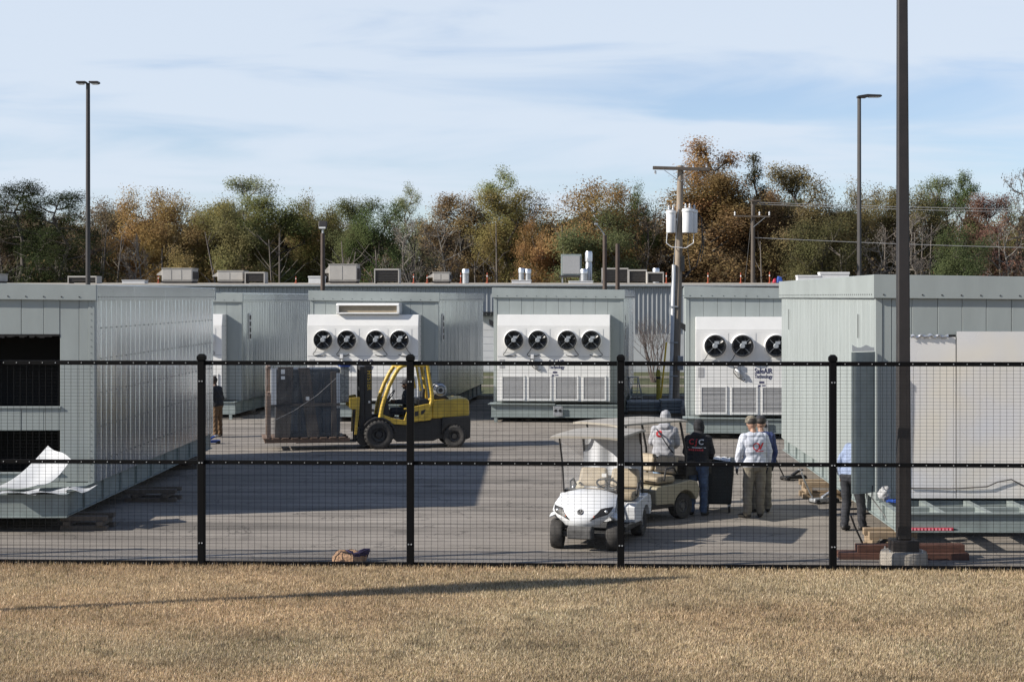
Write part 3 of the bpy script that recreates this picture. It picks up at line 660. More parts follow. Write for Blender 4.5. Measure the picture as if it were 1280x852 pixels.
def proto(kind, seed):
    """unit-height tree (height 1, half-width about .3..): trunk mesh and crown mesh"""
    rng = np.random.default_rng(seed); rs = random.Random(seed)
    b = MB(); tips = []
    H = 10.0
    wid = {'oak': 3.6, 'tall': 2.6, 'airy': 2.5, 'bare': 3.0, 'pine': 3.4, 'spire': .9}[kind]
    th = {'oak': .72, 'tall': .9, 'airy': .93, 'bare': .85, 'pine': .95, 'spire': .97}[kind]*H
    pts = [Vector((rs.gauss(0, .10)*i, rs.gauss(0, .10)*i, th*i/6)) for i in range(7)]
    b.tube(pts, [.19*(1-.88*i/6) for i in range(7)], 6)
    def trunk_at(z):
        i = min(5, int(z/th*6)); f = z/th*6-i; return pts[i].lerp(pts[i+1], f)
    npri = {'oak': 17, 'tall': 17, 'airy': 16, 'bare': 17, 'pine': 34, 'spire': 14}[kind]
    def limb(p, d, ln, r, depth):
        q = [p]; dd = d.copy()
        for i in range(3):
            dd = (dd+Vector((rs.gauss(0, .22), rs.gauss(0, .22), rs.gauss(.08 if kind != 'pine' else 0, .16)))).normalized(); q.append(q[-1]+dd*ln/3)
        b.tube(q, [r, r*.75, r*.5, r*.25], 4 if depth else 3, cap=False)
        if depth > 0:
            for k in range({3: 4, 2: 4, 1: 4}.get(depth, 4)):
                f = rs.uniform(.35, 1.0)*3; i = min(2, int(f)); pp = q[i].lerp(q[i+1], f-i)
                nd = (dd+Vector((rs.gauss(0, .75), rs.gauss(0, .75), rs.gauss(.25, .45)))).normalized()
                limb(pp, nd, ln*rs.uniform(.4, .62), r*.5, depth-1)
        else: tips.append(q[-1]); tips.append(q[2])
    for k in range(npri):
        z = th*(.16+.82*(k+.5)/npri) if kind != 'airy' else th*(.35+.63*(k+.5)/npri)
        az = k*2.4+rs.uniform(-.4, .4); t_ = z/H
        env = math.sin(min(1, max(.05, (1.06-t_)/.85))*math.pi*.62)
        ln = wid*env*rs.uniform(.62, 1.0)*.8
        el = rs.uniform(.15, .8) if kind not in ('pine',) else rs.uniform(-.05, .25)
        limb(trunk_at(z), Vector((math.cos(az)*math.cos(el), math.sin(az)*math.cos(el), math.sin(el))), ln, .055, {'bare': 3, 'airy': 2, 'pine': 1, 'spire': 1}.get(kind, 2))
    tips_a = np.array([tuple(p) for p in tips])
    if kind == 'bare':
        sel = tips_a[rng.random(len(tips_a)) < .5]; c = sel+rng.normal(size=sel.shape)*.10; size = .12
        c = np.concatenate([c, sel+rng.normal(size=sel.shape)*.22])
    else:
        per = {'oak': 120, 'tall': 110, 'airy': 36, 'pine': 260, 'spire': 90}[kind]; sg = {'oak': .37, 'tall': .34, 'airy': .26, 'pine': .34, 'spire': .24}[kind]
        keep = tips_a[rng.random(len(tips_a)) < {'oak': .85, 'tall': .85, 'airy': .8}.get(kind, 1)]
        c = np.repeat(keep, per, 0); c = c+np.clip(rng.normal(size=c.shape), -1.5, 1.5)*sg*rng.choice([.8, 1.0, 1.25], size=(len(c), 1))*(np.array([1, 1, .55]) if kind == 'pine' else np.array([1, 1, .8]))
        if len(c) > 36000: c = c[rng.choice(len(c), 36000, replace=False)]
        size = {'oak': .095, 'tall': .092, 'airy': .08, 'pine': .12, 'spire': .09}[kind]
    zmax = c[:, 2].max()
    tm = b.mesh('trunk', M['bark'], 60)
    cm = quad_mesh('crown', leaf_quads(c, size, rng, .2, .45 if kind == 'pine' else 1, (0, 0, 4.5)), M['needle'] if kind == 'pine' else M['leaf'])
    hw = np.percentile(np.abs(c[:, 0]), 96)
    return tm, cm, zmax, hw
PROTO = {}
def get_proto(kind, i):
    k = (kind, i)
    if k not in PROTO: PROTO[k] = proto(kind, hash_seed(kind)+i)
    return PROTO[k]
def hash_seed(s): return sum(ord(ch)*(i+3) for i, ch in enumerate(s))*7
TG = 'trees in the wood behind the warehouse'
def tree(px, top, hw, kind, color, d, label, v=0, bark=(.11, .09, .075), rz=None):
    tm, cm, zmax, whw = get_proto(kind, v)
    Ht = CH-(top-PY)*d/F; Wd = hw*1.08*d/F
    t = thing('pine_tree' if kind == 'pine' else 'woodland_tree', label, 'tree', (gx(px, d), d, -.02), 0, TG)
    sc = (Wd/whw, Wd/whw, Ht/zmax); r = rz if rz is not None else (px*.37) % 6.28
    a = obj('trunk', tm, t, rot=(0, 0, r)); a.scale = sc; a.color = (*bark, 1)
    c_ = obj('crown', cm, t, rot=(0, 0, r)); c_.scale = sc; c_.color = (*[q*(1.78 if kind != 'pine' else 1.1) for q in color], 1)
PINE = (.028, .036, .013); OLIVE = (.115, .104, .036); GOLD = (.175, .122, .040); RUST = (.175, .094, .040); BROWN = (.115, .080, .045); GREEN = (.076, .084, .032); PALE = (.15, .16, .075); GREY = (.105, .085, .068); RED = (.125, .065, .045); DK = (.05, .058, .022)
PB = (.16, .145, .125); DB = (.075, .064, .054)
TREES = [
 (22, 222, 52, 'pine', PINE, 122, 'dark green pine with the layered top at the left edge', 0, DB),
 (78, 234, 52, 'pine', (.031, .040, .014), 116, 'broad dark green pine just left of the tall left light pole', 1, DB),
 (128, 238, 42, 'oak', BROWN, 128, 'rusty brown tree right behind the tall left light pole', 0, DB),
 (178, 229, 40, 'oak', (.19, .115, .03), 126, 'orange tinged tree above the leftmost hooded rooftop unit', 1, DB),
 (168, 285, 24, 'bare', GREY, 116, 'small grey leafless tree low in front of the orange tinged tree', 0, PB),
 (228, 234, 38, 'oak', GOLD, 125, 'golden olive tree between the two leftmost hooded units', 2, DB),
 (262, 238, 36, 'oak', (.15, .12, .03), 127, 'dull gold tree left of the pale airy treetop', 0, DB),
 (303, 214, 34, 'airy', PALE, 138, 'pale airy treetop rising above the olive trees at left', 0, PB),
 (305, 247, 40, 'oak', OLIVE, 124, 'olive tree below the pale airy treetop', 1, DB),
 (345, 245, 36, 'tall', (.10, .105, .028), 126, 'greenish olive tree left of the short floodlight pole', 0, DB),
 (378, 233, 32, 'oak', (.135, .10, .034), 130, 'brown topped tree just left of the short floodlight pole', 2, DB),
 (412, 240, 34, 'oak', (.105, .095, .03), 128, 'mid brown green tree right behind the short floodlight pole', 0, DB),
 (446, 243, 32, 'tall', GREEN, 124, 'green tree right of the short floodlight pole', 1, DB),
 (478, 247, 32, 'oak', (.052, .07, .022), 122, 'dark green tree left of the pale leaved treetop', 1, DB),
 (520, 224, 24, 'airy', PALE, 134, 'pale leaved airy tree standing over the dip in the treeline', 1, PB),
 (510, 270, 26, 'bare', GREY, 118, 'pale leafless tree bending left in the treeline dip', 1, PB),
 (556, 247, 36, 'bare', BROWN, 121, 'brown nearly leafless tree right of the treeline dip', 0, PB),
 (580, 240, 34, 'tall', (.135, .09, .038), 128, 'brown tree left of the tall pale green treetop', 0, DB),
 (638, 202, 36, 'airy', (.15, .165, .06), 134, 'tall pale green treetop above the middle fan module', 1, PB),
 (632, 232, 42, 'tall', (.135, .11, .03), 124, 'olive and rust tree under the tall pale green treetop', 1, DB),
 (668, 262, 26, 'oak', (.19, .105, .03), 121, 'low orange tree left of the big round oak', 2, PB),
 (738, 212, 56, 'oak', (.165, .098, .028), 122, 'big round rust and green oak behind the grey air handler', 0, DB),
 (745, 250, 50, 'oak', GREEN, 119, 'greener lower tree in front of the big round oak', 2, DB),
 (793, 222, 24, 'oak', (.06, .075, .022), 126, 'small dark green tree at the right shoulder of the round oak', 1, DB),
 (808, 250, 32, 'bare', BROWN, 121, 'brown leafless tree left of the transformer pole', 1, DB),
 (884, 168, 52, 'airy', (.20, .105, .032), 126, 'tallest tree, orange brown and airy, behind the transformer pole', 2, PB),
 (876, 215, 50, 'tall', (.14, .088, .03), 124, 'brown tree low behind the transformer pole', 0, DB),
 (938, 188, 17, 'spire', (.06, .055, .025), 128, 'thin dark spire shaped tree right of the tallest tree', 0, DB),
 (952, 232, 36, 'oak', (.135, .08, .032), 126, 'brown tree behind the far utility pole', 1, DB),
 (1000, 200, 44, 'tall', (.115, .088, .034), 125, 'broad brown olive tree right of the far utility pole', 1, DB),
 (1020, 262, 40, 'oak', (.07, .066, .025), 119, 'dark olive tree low between far utility pole and right lamp', 0, DB),
 (1052, 218, 34, 'oak', (.14, .105, .034), 127, 'golden brown tree just left of the tall right lamp', 2, DB),
 (1094, 222, 34, 'oak', (.125, .095, .032), 129, 'brown olive tree between the tall right lamp and the near pole', 0, DB),
 (1100, 272, 34, 'bare', GREY, 119, 'grey leafless tree between the two right poles', 0, PB),
 (1140, 232, 28, 'tall', (.10, .085, .032), 128, 'olive brown tree right behind the near pole', 0, DB),
 (1152, 262, 34, 'bare', GREY, 120, 'grey leafless tree with forked pale trunk right of the near pole', 1, PB),
 (1176, 216, 24, 'airy', (.08, .095, .03), 130, 'small green treetop left of the green twin crown', 0, DB),
 (1208, 210, 28, 'airy', (.07, .09, .028), 128, 'green twin crowned treetop near the right edge', 2, DB),
 (1196, 278, 34, 'oak', (.052, .066, .024), 118, 'dark green undergrown tree below the green twin crown', 1, DB),
 (1228, 238, 34, 'tall', RED, 126, 'reddish brown tree left of the tree at the right edge', 1, DB),
 (1262, 252, 36, 'bare', (.15, .075, .045), 120, 'reddish leafless tree with pale trunk near the right edge', 0, PB),
 (1284, 206, 32, 'bare', GREY, 128, 'tall grey twiggy tree cut by the right edge', 1, PB),
 (1310, 222, 40, 'oak', BROWN, 126, 'brown tree beyond the right edge twiggy tree', 2, DB),
 (-30, 240, 40, 'oak', BROWN, 128, 'brown tree at the far left edge behind the pines', 0, DB),
]
for a in TREES: tree(*a)
rsb = random.Random(21)
def deep_label(px_):
    for t_ in sorted(TREES, key=lambda q: abs(q[0]-px_)):
        if t_[6] not in used_:
            used_.add(t_[6]); return ' '.join(('deep row tree peeping out behind the '+t_[6]).split()[:16])
tops_ = sorted((t_[0], t_[1]) for t_ in TREES if t_[2] >= 24)
used_ = set()
for i in range(28):      # deep row: only bits of these show between the front crowns
    px_ = -20+i*48+rsb.uniform(-10, 10); tp_ = float(np.interp(px_, [q[0] for q in tops_], [q[1] for q in tops_]))+rsb.uniform(14, 34)
    c0 = rsb.choice([OLIVE, BROWN, BROWN, (.105, .085, .035), (.125, .088, .036), GREEN])
    tree(px_, tp_, rsb.uniform(30, 42), rsb.choice(['oak', 'tall', 'oak', 'tall', 'bare']), tuple(q*.85 for q in c0), 139+rsb.uniform(-4, 6), deep_label(px_), i % 2, DB)
def woods():
    rng = np.random.default_rng(11); n = 130000
    X = rng.random(n)*170-85; Y = 136+rng.random(n)*16
    px = PX+F*X/Y
    tops = [(t_[0], t_[1]) for t_ in TREES if t_[2] >= 24]; tops.sort()
    ty = np.interp(px, [a for a, _ in tops], [b_+48 for _, b_ in tops])
    zt = CH-(ty-PY)*Y/F; zt = np.minimum(zt, 11.5+1.5*np.sin(X*.6)+np.sin(X*1.7))
    Z = zt*rng.random(n)**.8
    co = leaf_quads(np.stack([X, Y, Z], 1), .50, rng)
    o = obj('far_wood', quad_mesh('far_wood', co, M['leaf']), label='brown olive depth of the wood behind the front trees', cat='wood', kind='stuff'); o.color = (.125, .10, .06, 1)
    b = MB(); rs = random.Random(4)
    for i in range(190):
        x = rs.uniform(-70, 70); y = rs.uniform(117, 134); h = rs.uniform(5, 10); l = rs.gauss(0, .6)
        b.tube([(x, y, 0), (x+l*.4, y, h*.5), (x+l, y, h)], [.11, .08, .03], 4, cap=False)
        for k in range(7):
            z = h*rs.uniform(.4, .95); a = rs.uniform(-2, 2); b.tube([(x+l*z/h, y, z), (x+l*z/h+a*.5, y+rs.uniform(-.5, .5), z+.7), (x+l*z/h+a, y, z+rs.uniform(.9, 1.8))], [.035, .022, .008], 3, cap=False)
    o = obj('saplings', b.mesh('saplings', M['bark']), label='thin grey saplings and undergrowth stems of the wood', cat='saplings', kind='stuff'); o.color = (.10, .085, .072, 1)
    # undergrowth along the wood edge
    n = 30000; X = rng.random(n)*130-65; Y = 113+rng.random(n)*8; Z = (3+2.5*np.sin(X*.9)*np.sin(X*.37)+rng.random(n)*2.6)*rng.random(n)
    o = obj('undergrowth', quad_mesh('undergrowth', leaf_quads(np.stack([X, Y, Z], 1), .22, rng), M['leaf']), label='brown undergrowth along the edge of the wood', cat='undergrowth', kind='stuff'); o.color = (.10, .07, .032, 1)
woods()
# slender young tree out of frame at left whose shadow lies on the lawn
def slender():
    t = thing('young_tree', 'slender young tree beyond the left edge, seen by its shadow on the lawn', 'tree', (-9.6, 19.72, 0))
    o = MB().tube([(0, 0, 0), (.02, .01, 2), (0, .02, 4.2), (.03, 0, 5.8), (0, 0, 7)], [.085, .08, .07, .04, .01], 8).build('trunk', M['bark'], t, smooth=60); o.color = (*DB, 1)
    rng = np.random.default_rng(2); n = 6500; z = 3.6+3.6*rng.random(n); e = np.sin(np.clip((z-3.6)/3.6, 0, 1)*np.pi)*.34+.03
    an = rng.random(n)*6.283; r = e*np.sqrt(rng.random(n)); c = obj('crown', quad_mesh('young_crown', leaf_quads(np.stack([r*np.cos(an), r*np.sin(an), z], 1), .08, rng), M['leaf']), t); c.color = (*OLIVE, 1)
slender()

# ------------------------------------------------------------------ poles
def lamp_pole(px, py_top, d, label, head):
    x = gx(px, d); H = CH-(py_top-PY)*d/F
    t = thing('lamp_pole', label, 'lamp pole', (x, d, 0), 0, 'tall yard lamps')
    MB().tube([(0, 0, 0), (0, 0, H)], [.10, .075], 4).build('pole', M['bronze'], t)
    MB().box(-.17, .17, -.17, .17, 0, .2).build('base_cover', M['bronze'], t, bevel=.02)
    if head == 'double':
        for s in (-1, 1):
            h = MB().prism([(s*.06, 0), (s*.38, -.03), (s*.42, .0), (s*.40, .06), (s*.06, .06)], -.16, .16).build('lamp_head', M['bronze'], t, loc=(0, 0, H), bevel=.015)
            MB().box(min(s*.15, s*.36), max(s*.15, s*.36), -.12, .12, -.05, -.032).build('lens', M['lens'], h)
    else:
        h = MB().prism([(-.08, -.02), (.25, -.02), (.34, .02), (.86, .02), (.90, .05), (.84, .10), (.3, .12), (-.08, .06)], -.17, .17).build('lamp_head', M['bronze'], t, loc=(0, 0, H), bevel=.015)
        MB().box(.38, .80, -.13, .13, .004, .018).build('lens', M['lens'], h)
lamp_pole(110, 104, 59, 'tall thin dark lamp pole at left with a two sided head', 'double')
lamp_pole(1074, 122, 64, 'tall thin dark lamp pole at right with a head pointing right', 'single')
def near_pole():
    x = gx(1129.5, 24.0); d = 24.0
    t = thing('lamp_pole', 'thick dark square pole on a round concrete footing behind the fence', 'lamp pole', (x, d, 0))
    MB().hexa([(-.10, -.10, .37), (.10, -.10, .37), (.10, .10, .37), (-.10, .10, .37), (-.095, -.07, 9.4), (.045, -.07, 9.4), (.045, .07, 9.4), (-.095, .07, 9.4)]).build('pole', M['bronze'], t, bevel=.02, seg=3)
    MB().box(-.195, .195, -.195, .195, .18, .37).build('base_cover', M['bronze'], t, bevel=.012)
    MB().lathe([(0, 0), (.352, 0), (.35, .16), (.335, .195), (.31, .205), (0, .205)], 40).build('concrete_footing', M['conc'], t, smooth=35)
    h = MB().box(.0, .9, -.18, .18, 9.3, 9.4).build('lamp_head', M['bronze'], t, bevel=.02)
    for s in (-1, 1):
        for q in (-1, 1): MB().lathe([(0, .205), (.014, .205), (.014, .235), (0, .235)], 8, (s*.24, q*.18, 0)).build('anchor_bolt', M['steel'], t)
near_pole()
def short_pole(px, py, d, label, head):
    H = CH-(py-PY)*d/F
    t = thing('floodlight_pole' if head else 'timber_pole', label, 'pole', (gx(px, d), d, 0))
    MB().tube([(0, 0, 0), (0, 0, H-.1)], [.12, .10], 10).build('pole', mat('brown_pole', (.07, .05, .04), .8, var=.25, scale=4), t, smooth=40)
    if head == 'flood':
        MB().tube([(0, 0, H-.12), (0, 0, H+.12)], .05, 8).build('neck', M['steel'], t)
        h = MB().prism([(-.16, .12), (.02, .08), (.16, .45), (-.05, .5)], -.19, .19, 'x').build('lamp_head', M['bronze'], t, loc=(0, 0, H), bevel=.02)
        MB().box(-.15, .15, -.19, -.17, .12, .2).build('lens', M['lens'], h)
    if head == 'arm':
        MB().tube([(0, 0, H-.12), (-.1, 0, H+.02), (-.38, -.2, H+.38)], .03, 6).build('arm', M['steel'], t)
        MB().box(-.50, -.33, -.3, -.12, H+.36, H+.45).build('lamp_head', M['steel'], t, bevel=.02)
short_pole(403.5, 289, 76, 'short brown pole with a square floodlight above the second fan module', 'flood')
short_pole(756, 291, 76, 'short brown pole with a slanted lamp arm left of its twin', 'arm')
short_pole(772, 302, 76, 'plain brown pole just right of the one with a lamp arm', None)
def utility_near():
    d = 62.5; s = F/d; x = gx(847, d)
    t = thing('utility_pole', 'grey wooden utility pole carrying three white transformers', 'utility pole', (x, d, 0))
    H = CH-(207-PY)/s
    MB().tube([(-.10, 0, 0), (.02, 0, H*.5), (.12, 0, H)], [.17, .15, .12], 12).build('pole', mat('pole_timber', (.23, .185, .14), .85, var=.3, scale=4, stretch=(6, 6, .5)), t, smooth=40)
    arm = MB().bar((-.98, -.16, H-.10), (1.25, -.16, H-.16), .11, .13).build('crossarm', M['wood'], t, bevel=.01)
    for sg in (-1, 1): MB().bar((.1+sg*.02, -.15, H-.62), (.1+sg*.62, -.15, H-.2), .05, .02).build('brace', M['steel'], arm)
    for q in (-.88, .6, 1.12): MB().lathe([(0, 0), (.05, 0), (.03, .04), (.055, .06), (.03, .09), (.045, .11), (0, .14)], 8, (q, -.16, H-.34 if q < 0 else H-.08)).build('insulator', M['steel'], arm)
    zc = CH-(291-PY)/s
    for (ox, oy, r, h, lb) in ((-.27, -.2, .185, .86, None), (.37, -.26, .21, .93, None), (.58, .10, .205, .90, None)):
        k = MB(); k.lathe([(0, 0), (r*.96, 0), (r, .03), (r, h-.03), (r*.97, h), (0, h+.03)], 20, (ox, oy, zc)); kk = k.build('transformer', M['white2'], t, smooth=35)
        MB().lathe([(r+.004, h*.86), (r+.02, h*.88), (r+.02, h*.93), (r+.004, h*.95)], 20, (ox, oy, zc)).build('lid_band', M['white'], kk, smooth=35)
        for q in (-.08, .08): MB().lathe([(0, h+.02), (.035, h+.02), (.05, h+.07), (.03, h+.1), (.045, h+.13), (.02, h+.2), (0, h+.22)], 8, (ox+q, oy, zc)).build('bushing', M['steel'], kk, smooth=50)
        MB().bar((ox*.55+.02, oy*.5, zc+h*.6), (ox*.3+.06, oy*.25, zc+h*.6), .12, .08).build('bracket', M['steel'], kk)
    for k, (pts, r) in enumerate(((((-.42, -.2, zc), (-.45, -.2, zc-.4), (-.25, -.22, zc-.56), (.3, -.25, zc-.6), (.6, -.2, zc-.4), (.62, -.1, zc-.05)), .018), (((.62, .1, zc+.9), (.95, .2, zc+.6), (.98, .2, zc-.4), (.75, .1, zc-1.3), (.2, 0, zc-1.7)), .02), (((.4, -.2, zc), (.38, -.2, zc-.7), (.5, -.1, zc-1.5), (.1, 0, zc-2.0)), .018), (((.95, .2, zc+.3), (1.05, .2, zc-.5), (.9, .1, zc-1.1)), .02), (((.2, -.1, H-.25), (.25, -.3, H-.9), (.45, -.3, zc+1.2)), .012))):
        MB().tube(pts, r, 5).build('jumper_wire', M['white2'] if k == 0 else M['black'], t, smooth=60)
    MB().tube([(-.28, -.1, 0), (-.15, -.12, CH-(331-PY)/s)], .075, 10).build('conduit', M['white2'], t, smooth=40)
    MB().box(.12, .26, -.18, -.1, zc-1.5, zc-.9).build('meter_box', M['black'], t)
    for z in (.9, 2.2, 3.6): MB().box(-.34, .0, -.2, -.17, z, z+.05).build('strap', M['steel'], t)
    MB().box(-.02, .2, -.3, -.16, 1.15, 1.7).build('junction_box', M['steel'], t, bevel=.01)
utility_near()
def utility_far():
    d = 114; s = F/d
    t = thing('utility_pole', 'thinner far utility pole with a low crossarm at the wood edge', 'utility pole', (gx(941, d), d, 0))
    H = CH-(249-PY)/s
    MB().tube([(0, 0, 0), (.02, 0, H)], [.19, .13], 10).build('pole', M['wood'], t, smooth=40)
    a = MB().bar((-1.35, -.2, H-1.2), (1.2, -.2, H-1.25), .09, .1).build('crossarm', M['wood'], t)
    MB().bar((-.3, -.2, H-.15), (.55, -.2, H-.08), .12, .1).build('top_bracket', M['wood'], t)
    MB().bar((0, -.2, H-2.0), (.85, -.2, H-1.3), .04, .03).build('brace', M['steel'], t)
    for q in (-1.3, .45, 1.15): MB().lathe([(0, 0), (.06, 0), (.04, .1), (.07, .14), (.03, .25), (0, .28)], 8, (q, -.2, H-1.15)).build('insulator', M['white2'], a)
    MB().tube([(0, -.1, H-.3), (-1.2, -1, 0)], .012, 5).build('guy_wire', M['black'], t)
    for q, z0, z1, lb in ((0, H-.22, CH-(262-PY)/s, 'upper overhead wire running right from the far utility pole'), (.5, H-.35, CH-(266-PY)/s, 'second overhead wire just under the upper one'), (0, CH-(297-PY)/s, CH-(311-PY)/s, 'low overhead wire crossing the wood below the upper pair')):
        pts = [(gx(941, d)+.1+(x_)*24, d-.1*x_, z0+(z1-z0)*x_*1.02-.10*math.sin(x_*math.pi)) for x_ in [i/16 for i in range(17)]]
        MB().tube(pts, .022, 5).build('overhead_wire', mat('wire_grey', (.25, .25, .25), .6), smooth=60, label=lb, cat='wire', group='overhead wires by the wood')
utility_far()

# ------------------------------------------------------------------ shrub, bollard, far clutter
def shrub():
    d = 74; s = F/d; rs = random.Random(9); b = MB()
    t = thing('bare_shrub', 'leafless multi stemmed shrub by the warehouse wall', 'shrub', (gx(817, d), d, .06))
    def br(p, dd, ln, r, k):
        q = [p]
        for i in range(3):
            dd = (dd+Vector((rs.gauss(0, .10), rs.gauss(0, .10), rs.gauss(.04, .08)))).normalized(); q.append(q[-1]+dd*ln/3)
        b.tube(q, [r, r*.8, r*.65, r*.45], 4, cap=False)
        if k:
            for j in range(3): br(q[2 if j else 3], (dd+Vector((rs.gauss(0, .38), rs.gauss(0, .38), rs.gauss(.1, .2)))).normalized(), ln*.6, r*.55, k-1)
    for i in range(9):
        a = i*.7; br(Vector((math.cos(a)*.1, math.sin(a)*.1, 0)), Vector((math.cos(a)*.24, math.sin(a)*.24, 1)).normalized(), 1.5, .03, 4)
    o = b.build('stems', M['bark'], t); o.color = (.10, .075, .065, 1)
shrub()
t = thing('bollard', 'yellow bollard in front of the bare shrub', 'bollard', (gx(823, 62.4), 62.4, 0)); yb = mat('bollard_yellow', (.36, .29, .03), .6, var=.15)
MB().lathe([(0, 0), (.085, 0), (.085, 1.08), (.06, 1.16), (0, 1.18)], 16).build('post', yb, t, smooth=40); MB().lathe([(.087, .8), (.092, .8), (.092, .9), (.087, .9)], 16).build('band', M['black'], t)
t = thing('guy_guard', 'bright yellow plastic guard on a leaning guy wire', 'guy wire guard', (gx(825.5, 61.8), 61.8, 0))
MB().tube([(0, 0, .0), (.14, 0, 1.3), (.23, 0, 2.25)], .035, 8).build('sleeve', mat('guard_yellow', (.75, .48, .02), .5), t, smooth=40); MB().tube([(.23, 0, 2.2), (.75, .5, 7.6)], .010, 5).build('wire', M['steel'], t)
def ladder():
    t = thing('step_ladder', 'aluminium step ladder right of the middle fan module', 'ladder', (gx(792, 56.5), 56.5, 0), R(20))
    for s in (-1, 1):
        MB().bar((s*.27, -.35, 0), (s*.17, 0, 1.15), .03, .06).build('rail', M['alu'], t); MB().bar((s*.27, .4, 0), (s*.17, .03, 1.15), .025, .04).build('rear_rail', M['alu'], t)
    for i in range(4):
        f = .2+i*.2; MB().box(-.26+.1*f, .26-.1*f, -.35+.35*f-.04, -.35+.35*f+.04, 1.15*f, 1.15*f+.025).build('step', M['alu'], t)
    MB().box(-.19, .19, -.06, .08, 1.15, 1.19).build('top_cap', M['alu'], t, bevel=.01)
ladder()
def pallet_stack(px, py, w_, h, label, m, d=None):
    d = d or gd(py); t = thing('material_stack', label, 'stack', (gx(px, d), d, 0))
    n = max(1, int(h/.12))
    for i in range(n): MB().box(-w_/2+random.uniform(-.03, .03), w_/2+random.uniform(-.03, .03), -.5, .5, .12+i*.11, .12+i*.11+.09).build('board', m, t, bevel=.006)
    for q in (-.4, 0, .4): MB().box(-w_/2*.9+q*.0+(-.05 if q < 0 else 0), w_/2*.9, q-.05, q+.05, 0, .118).build('runner', M['wood'], t)
bs = mat('blue_grey_sheet', (.10, .13, .17), .5, var=.2)
pallet_stack(812, 517, 1.6, .36, 'low stack of blue grey sheets beside the middle fan module', bs, 55.0)
pallet_stack(838, 515, .7, .5, 'small stack of blue grey boards left of the lettered module', bs, 54.0)

# ------------------------------------------------------------------ security fence
def fence():
    t = thing('security_fence', 'long black steel mesh fence across the yard', 'fence', (0, 0, 0))
    k = (23.95-.042*8.31)
    def fx(px): q = (px-PX)/F; return q*k/(1+.042*q)
    P = [-533, -271, -9, 252, 513, 776, 1041, 1308, 1578]
    blk = mat('fence_black', (.0022, .0022, .0026), .7, var=.2, scale=8, spec=.12)
    wire = mat('fence_wire', (.006, .006, .0065), .5, var=0, spec=.25)
    pm = MB().box(-.052, .052, -.052, .052, -.02, 3.06).mesh('post', blk)
    cb = MB(); cb.box(-.062, .062, -.062, .062, 3.06, 3.12); cb.hexa([(-.062, -.062, 3.12), (.062, -.062, 3.12), (.062, .062, 3.12), (-.062, .062, 3.12), (-.03, -.03, 3.155), (.03, -.03, 3.155), (.03, .03, 3.155), (-.03, .03, 3.155)]); cm = cb.mesh('cap', blk)
    bt = MB()
    for z in (.35, 1.54, 2.75):
        for q in (-.02, .02): bt.lathe([(0, -.064), (.012, -.064), (.012, -.053)], 6, (q, 0, z), 'y')
    bm_ = bt.mesh('post_bolts', M['steel'])
    xs = [fx(p) for p in P]; ang = math.atan(-.042)
    for x in xs:
        p = obj('post', pm, t, (x, fence_y(x), 0), (0, 0, ang), bevel=.008); obj('cap', cm, p, bevel=.005); obj('post_bolts', bm_, p, kind='stuff')
    for i in range(len(xs)-1):
        x0, x1 = xs[i]+.054, xs[i+1]-.054; n0 = Vector((x0, fence_y(x0), 0)); n1 = Vector((x1, fence_y(x1), 0)); ln = (n1-n0).length
        for z, hh, nm in ((3.02, .066, 'top_rail'), (1.545, .060, 'middle_rail'), (.042, .072, 'bottom_rail')):
            r = MB().box(0, ln, -.026, .026, z-hh/2, z+hh/2).build(nm, blk, t, loc=n0, bevel=.005); r.rotation_euler = (0, 0, ang)
            rb_ = MB(); q = .12
            while q < ln: rb_.lathe([(0, -.033), (.008, -.033), (.008, -.027)], 6, (q, 0, z), 'y'); q += .1965
            rr = rb_.build('rail_bolts', M['alu'], r, kind='stuff')
        wm = MB(); q = .06
        while q < ln: wm.box(q-.0019, q+.0019, .028, .0318, .03, 3.0); q += .0965
        z = .13
        while z < 2.97: wm.box(0, ln, .0326, .0356, z-.0015, z+.0015); z += .0508
        ww = wm.build('wire_mesh', wire, t, loc=n0); ww.rotation_euler = (0, 0, ang)
fence()
# ------------------------------------------------------------------ forklift
def wheel(parent, c, r, w_, axis='y', rim=.58, rimm=None, rz=0, chunky=False):
    """wheel part with tyre and rim sub-parts, axle along local axis"""
    p = thing_part('wheel', parent, c, rz)
    h = w_/2
    ty = MB(); ty.lathe([(r*rim, -h*.8), (r*.80, -h), (r*.94, -h*.92), (r, -h*.62), (r, h*.62), (r*.94, h*.92), (r*.80, h), (r*rim, h*.8)], 36, axis=axis)
    if chunky:
        for k in range(24):
            a = 2*math.pi*k/24
            for s in (-1, 1):
                q = (math.cos(a+s*.05)*r*1.003, math.sin(a+s*.05)*r*1.003)
                u = (math.cos(a+.18+s*.05)*r*1.003, math.sin(a+.18+s*.05)*r*1.003)
                A = (q[0], s*h*.9, q[1]); B = (u[0], s*h*.05, u[1])
                ty.bar(A, B, .028, .014, up=(math.cos(a), 0, math.sin(a)))
    ty.build('tyre', M['rubber'], p, smooth=50)
    rm = MB(); rm.lathe([(r*rim, -h*.78), (r*rim*.92, -h*.8), (r*rim*.85, -h*.45), (r*.3, -h*.35), (r*.22, -h*.7), (0, -h*.72), (0, h*.72), (r*.22, h*.7), (r*.3, h*.35), (r*rim*.85, h*.45), (r*rim*.92, h*.8), (r*rim, h*.78)], 24, axis=axis)
    for k in range(5):
        a = 2*math.pi*k/5
        for s in (-1, 1):
            cc = {'y': (r*.2+0, 0, 0)}
            x_, z_ = math.cos(a)*r*.40, math.sin(a)*r*.40
            q = (x_, s*h*.42, z_) if axis == 'y' else (s*h*.42, x_, z_)
            rm.box(q[0]-.014, q[0]+.014, q[1]-.014, q[1]+.014, q[2]-.014, q[2]+.014)
    rm.build('rim', rimm or M['blackpaint'], p, smooth=35)
    return p
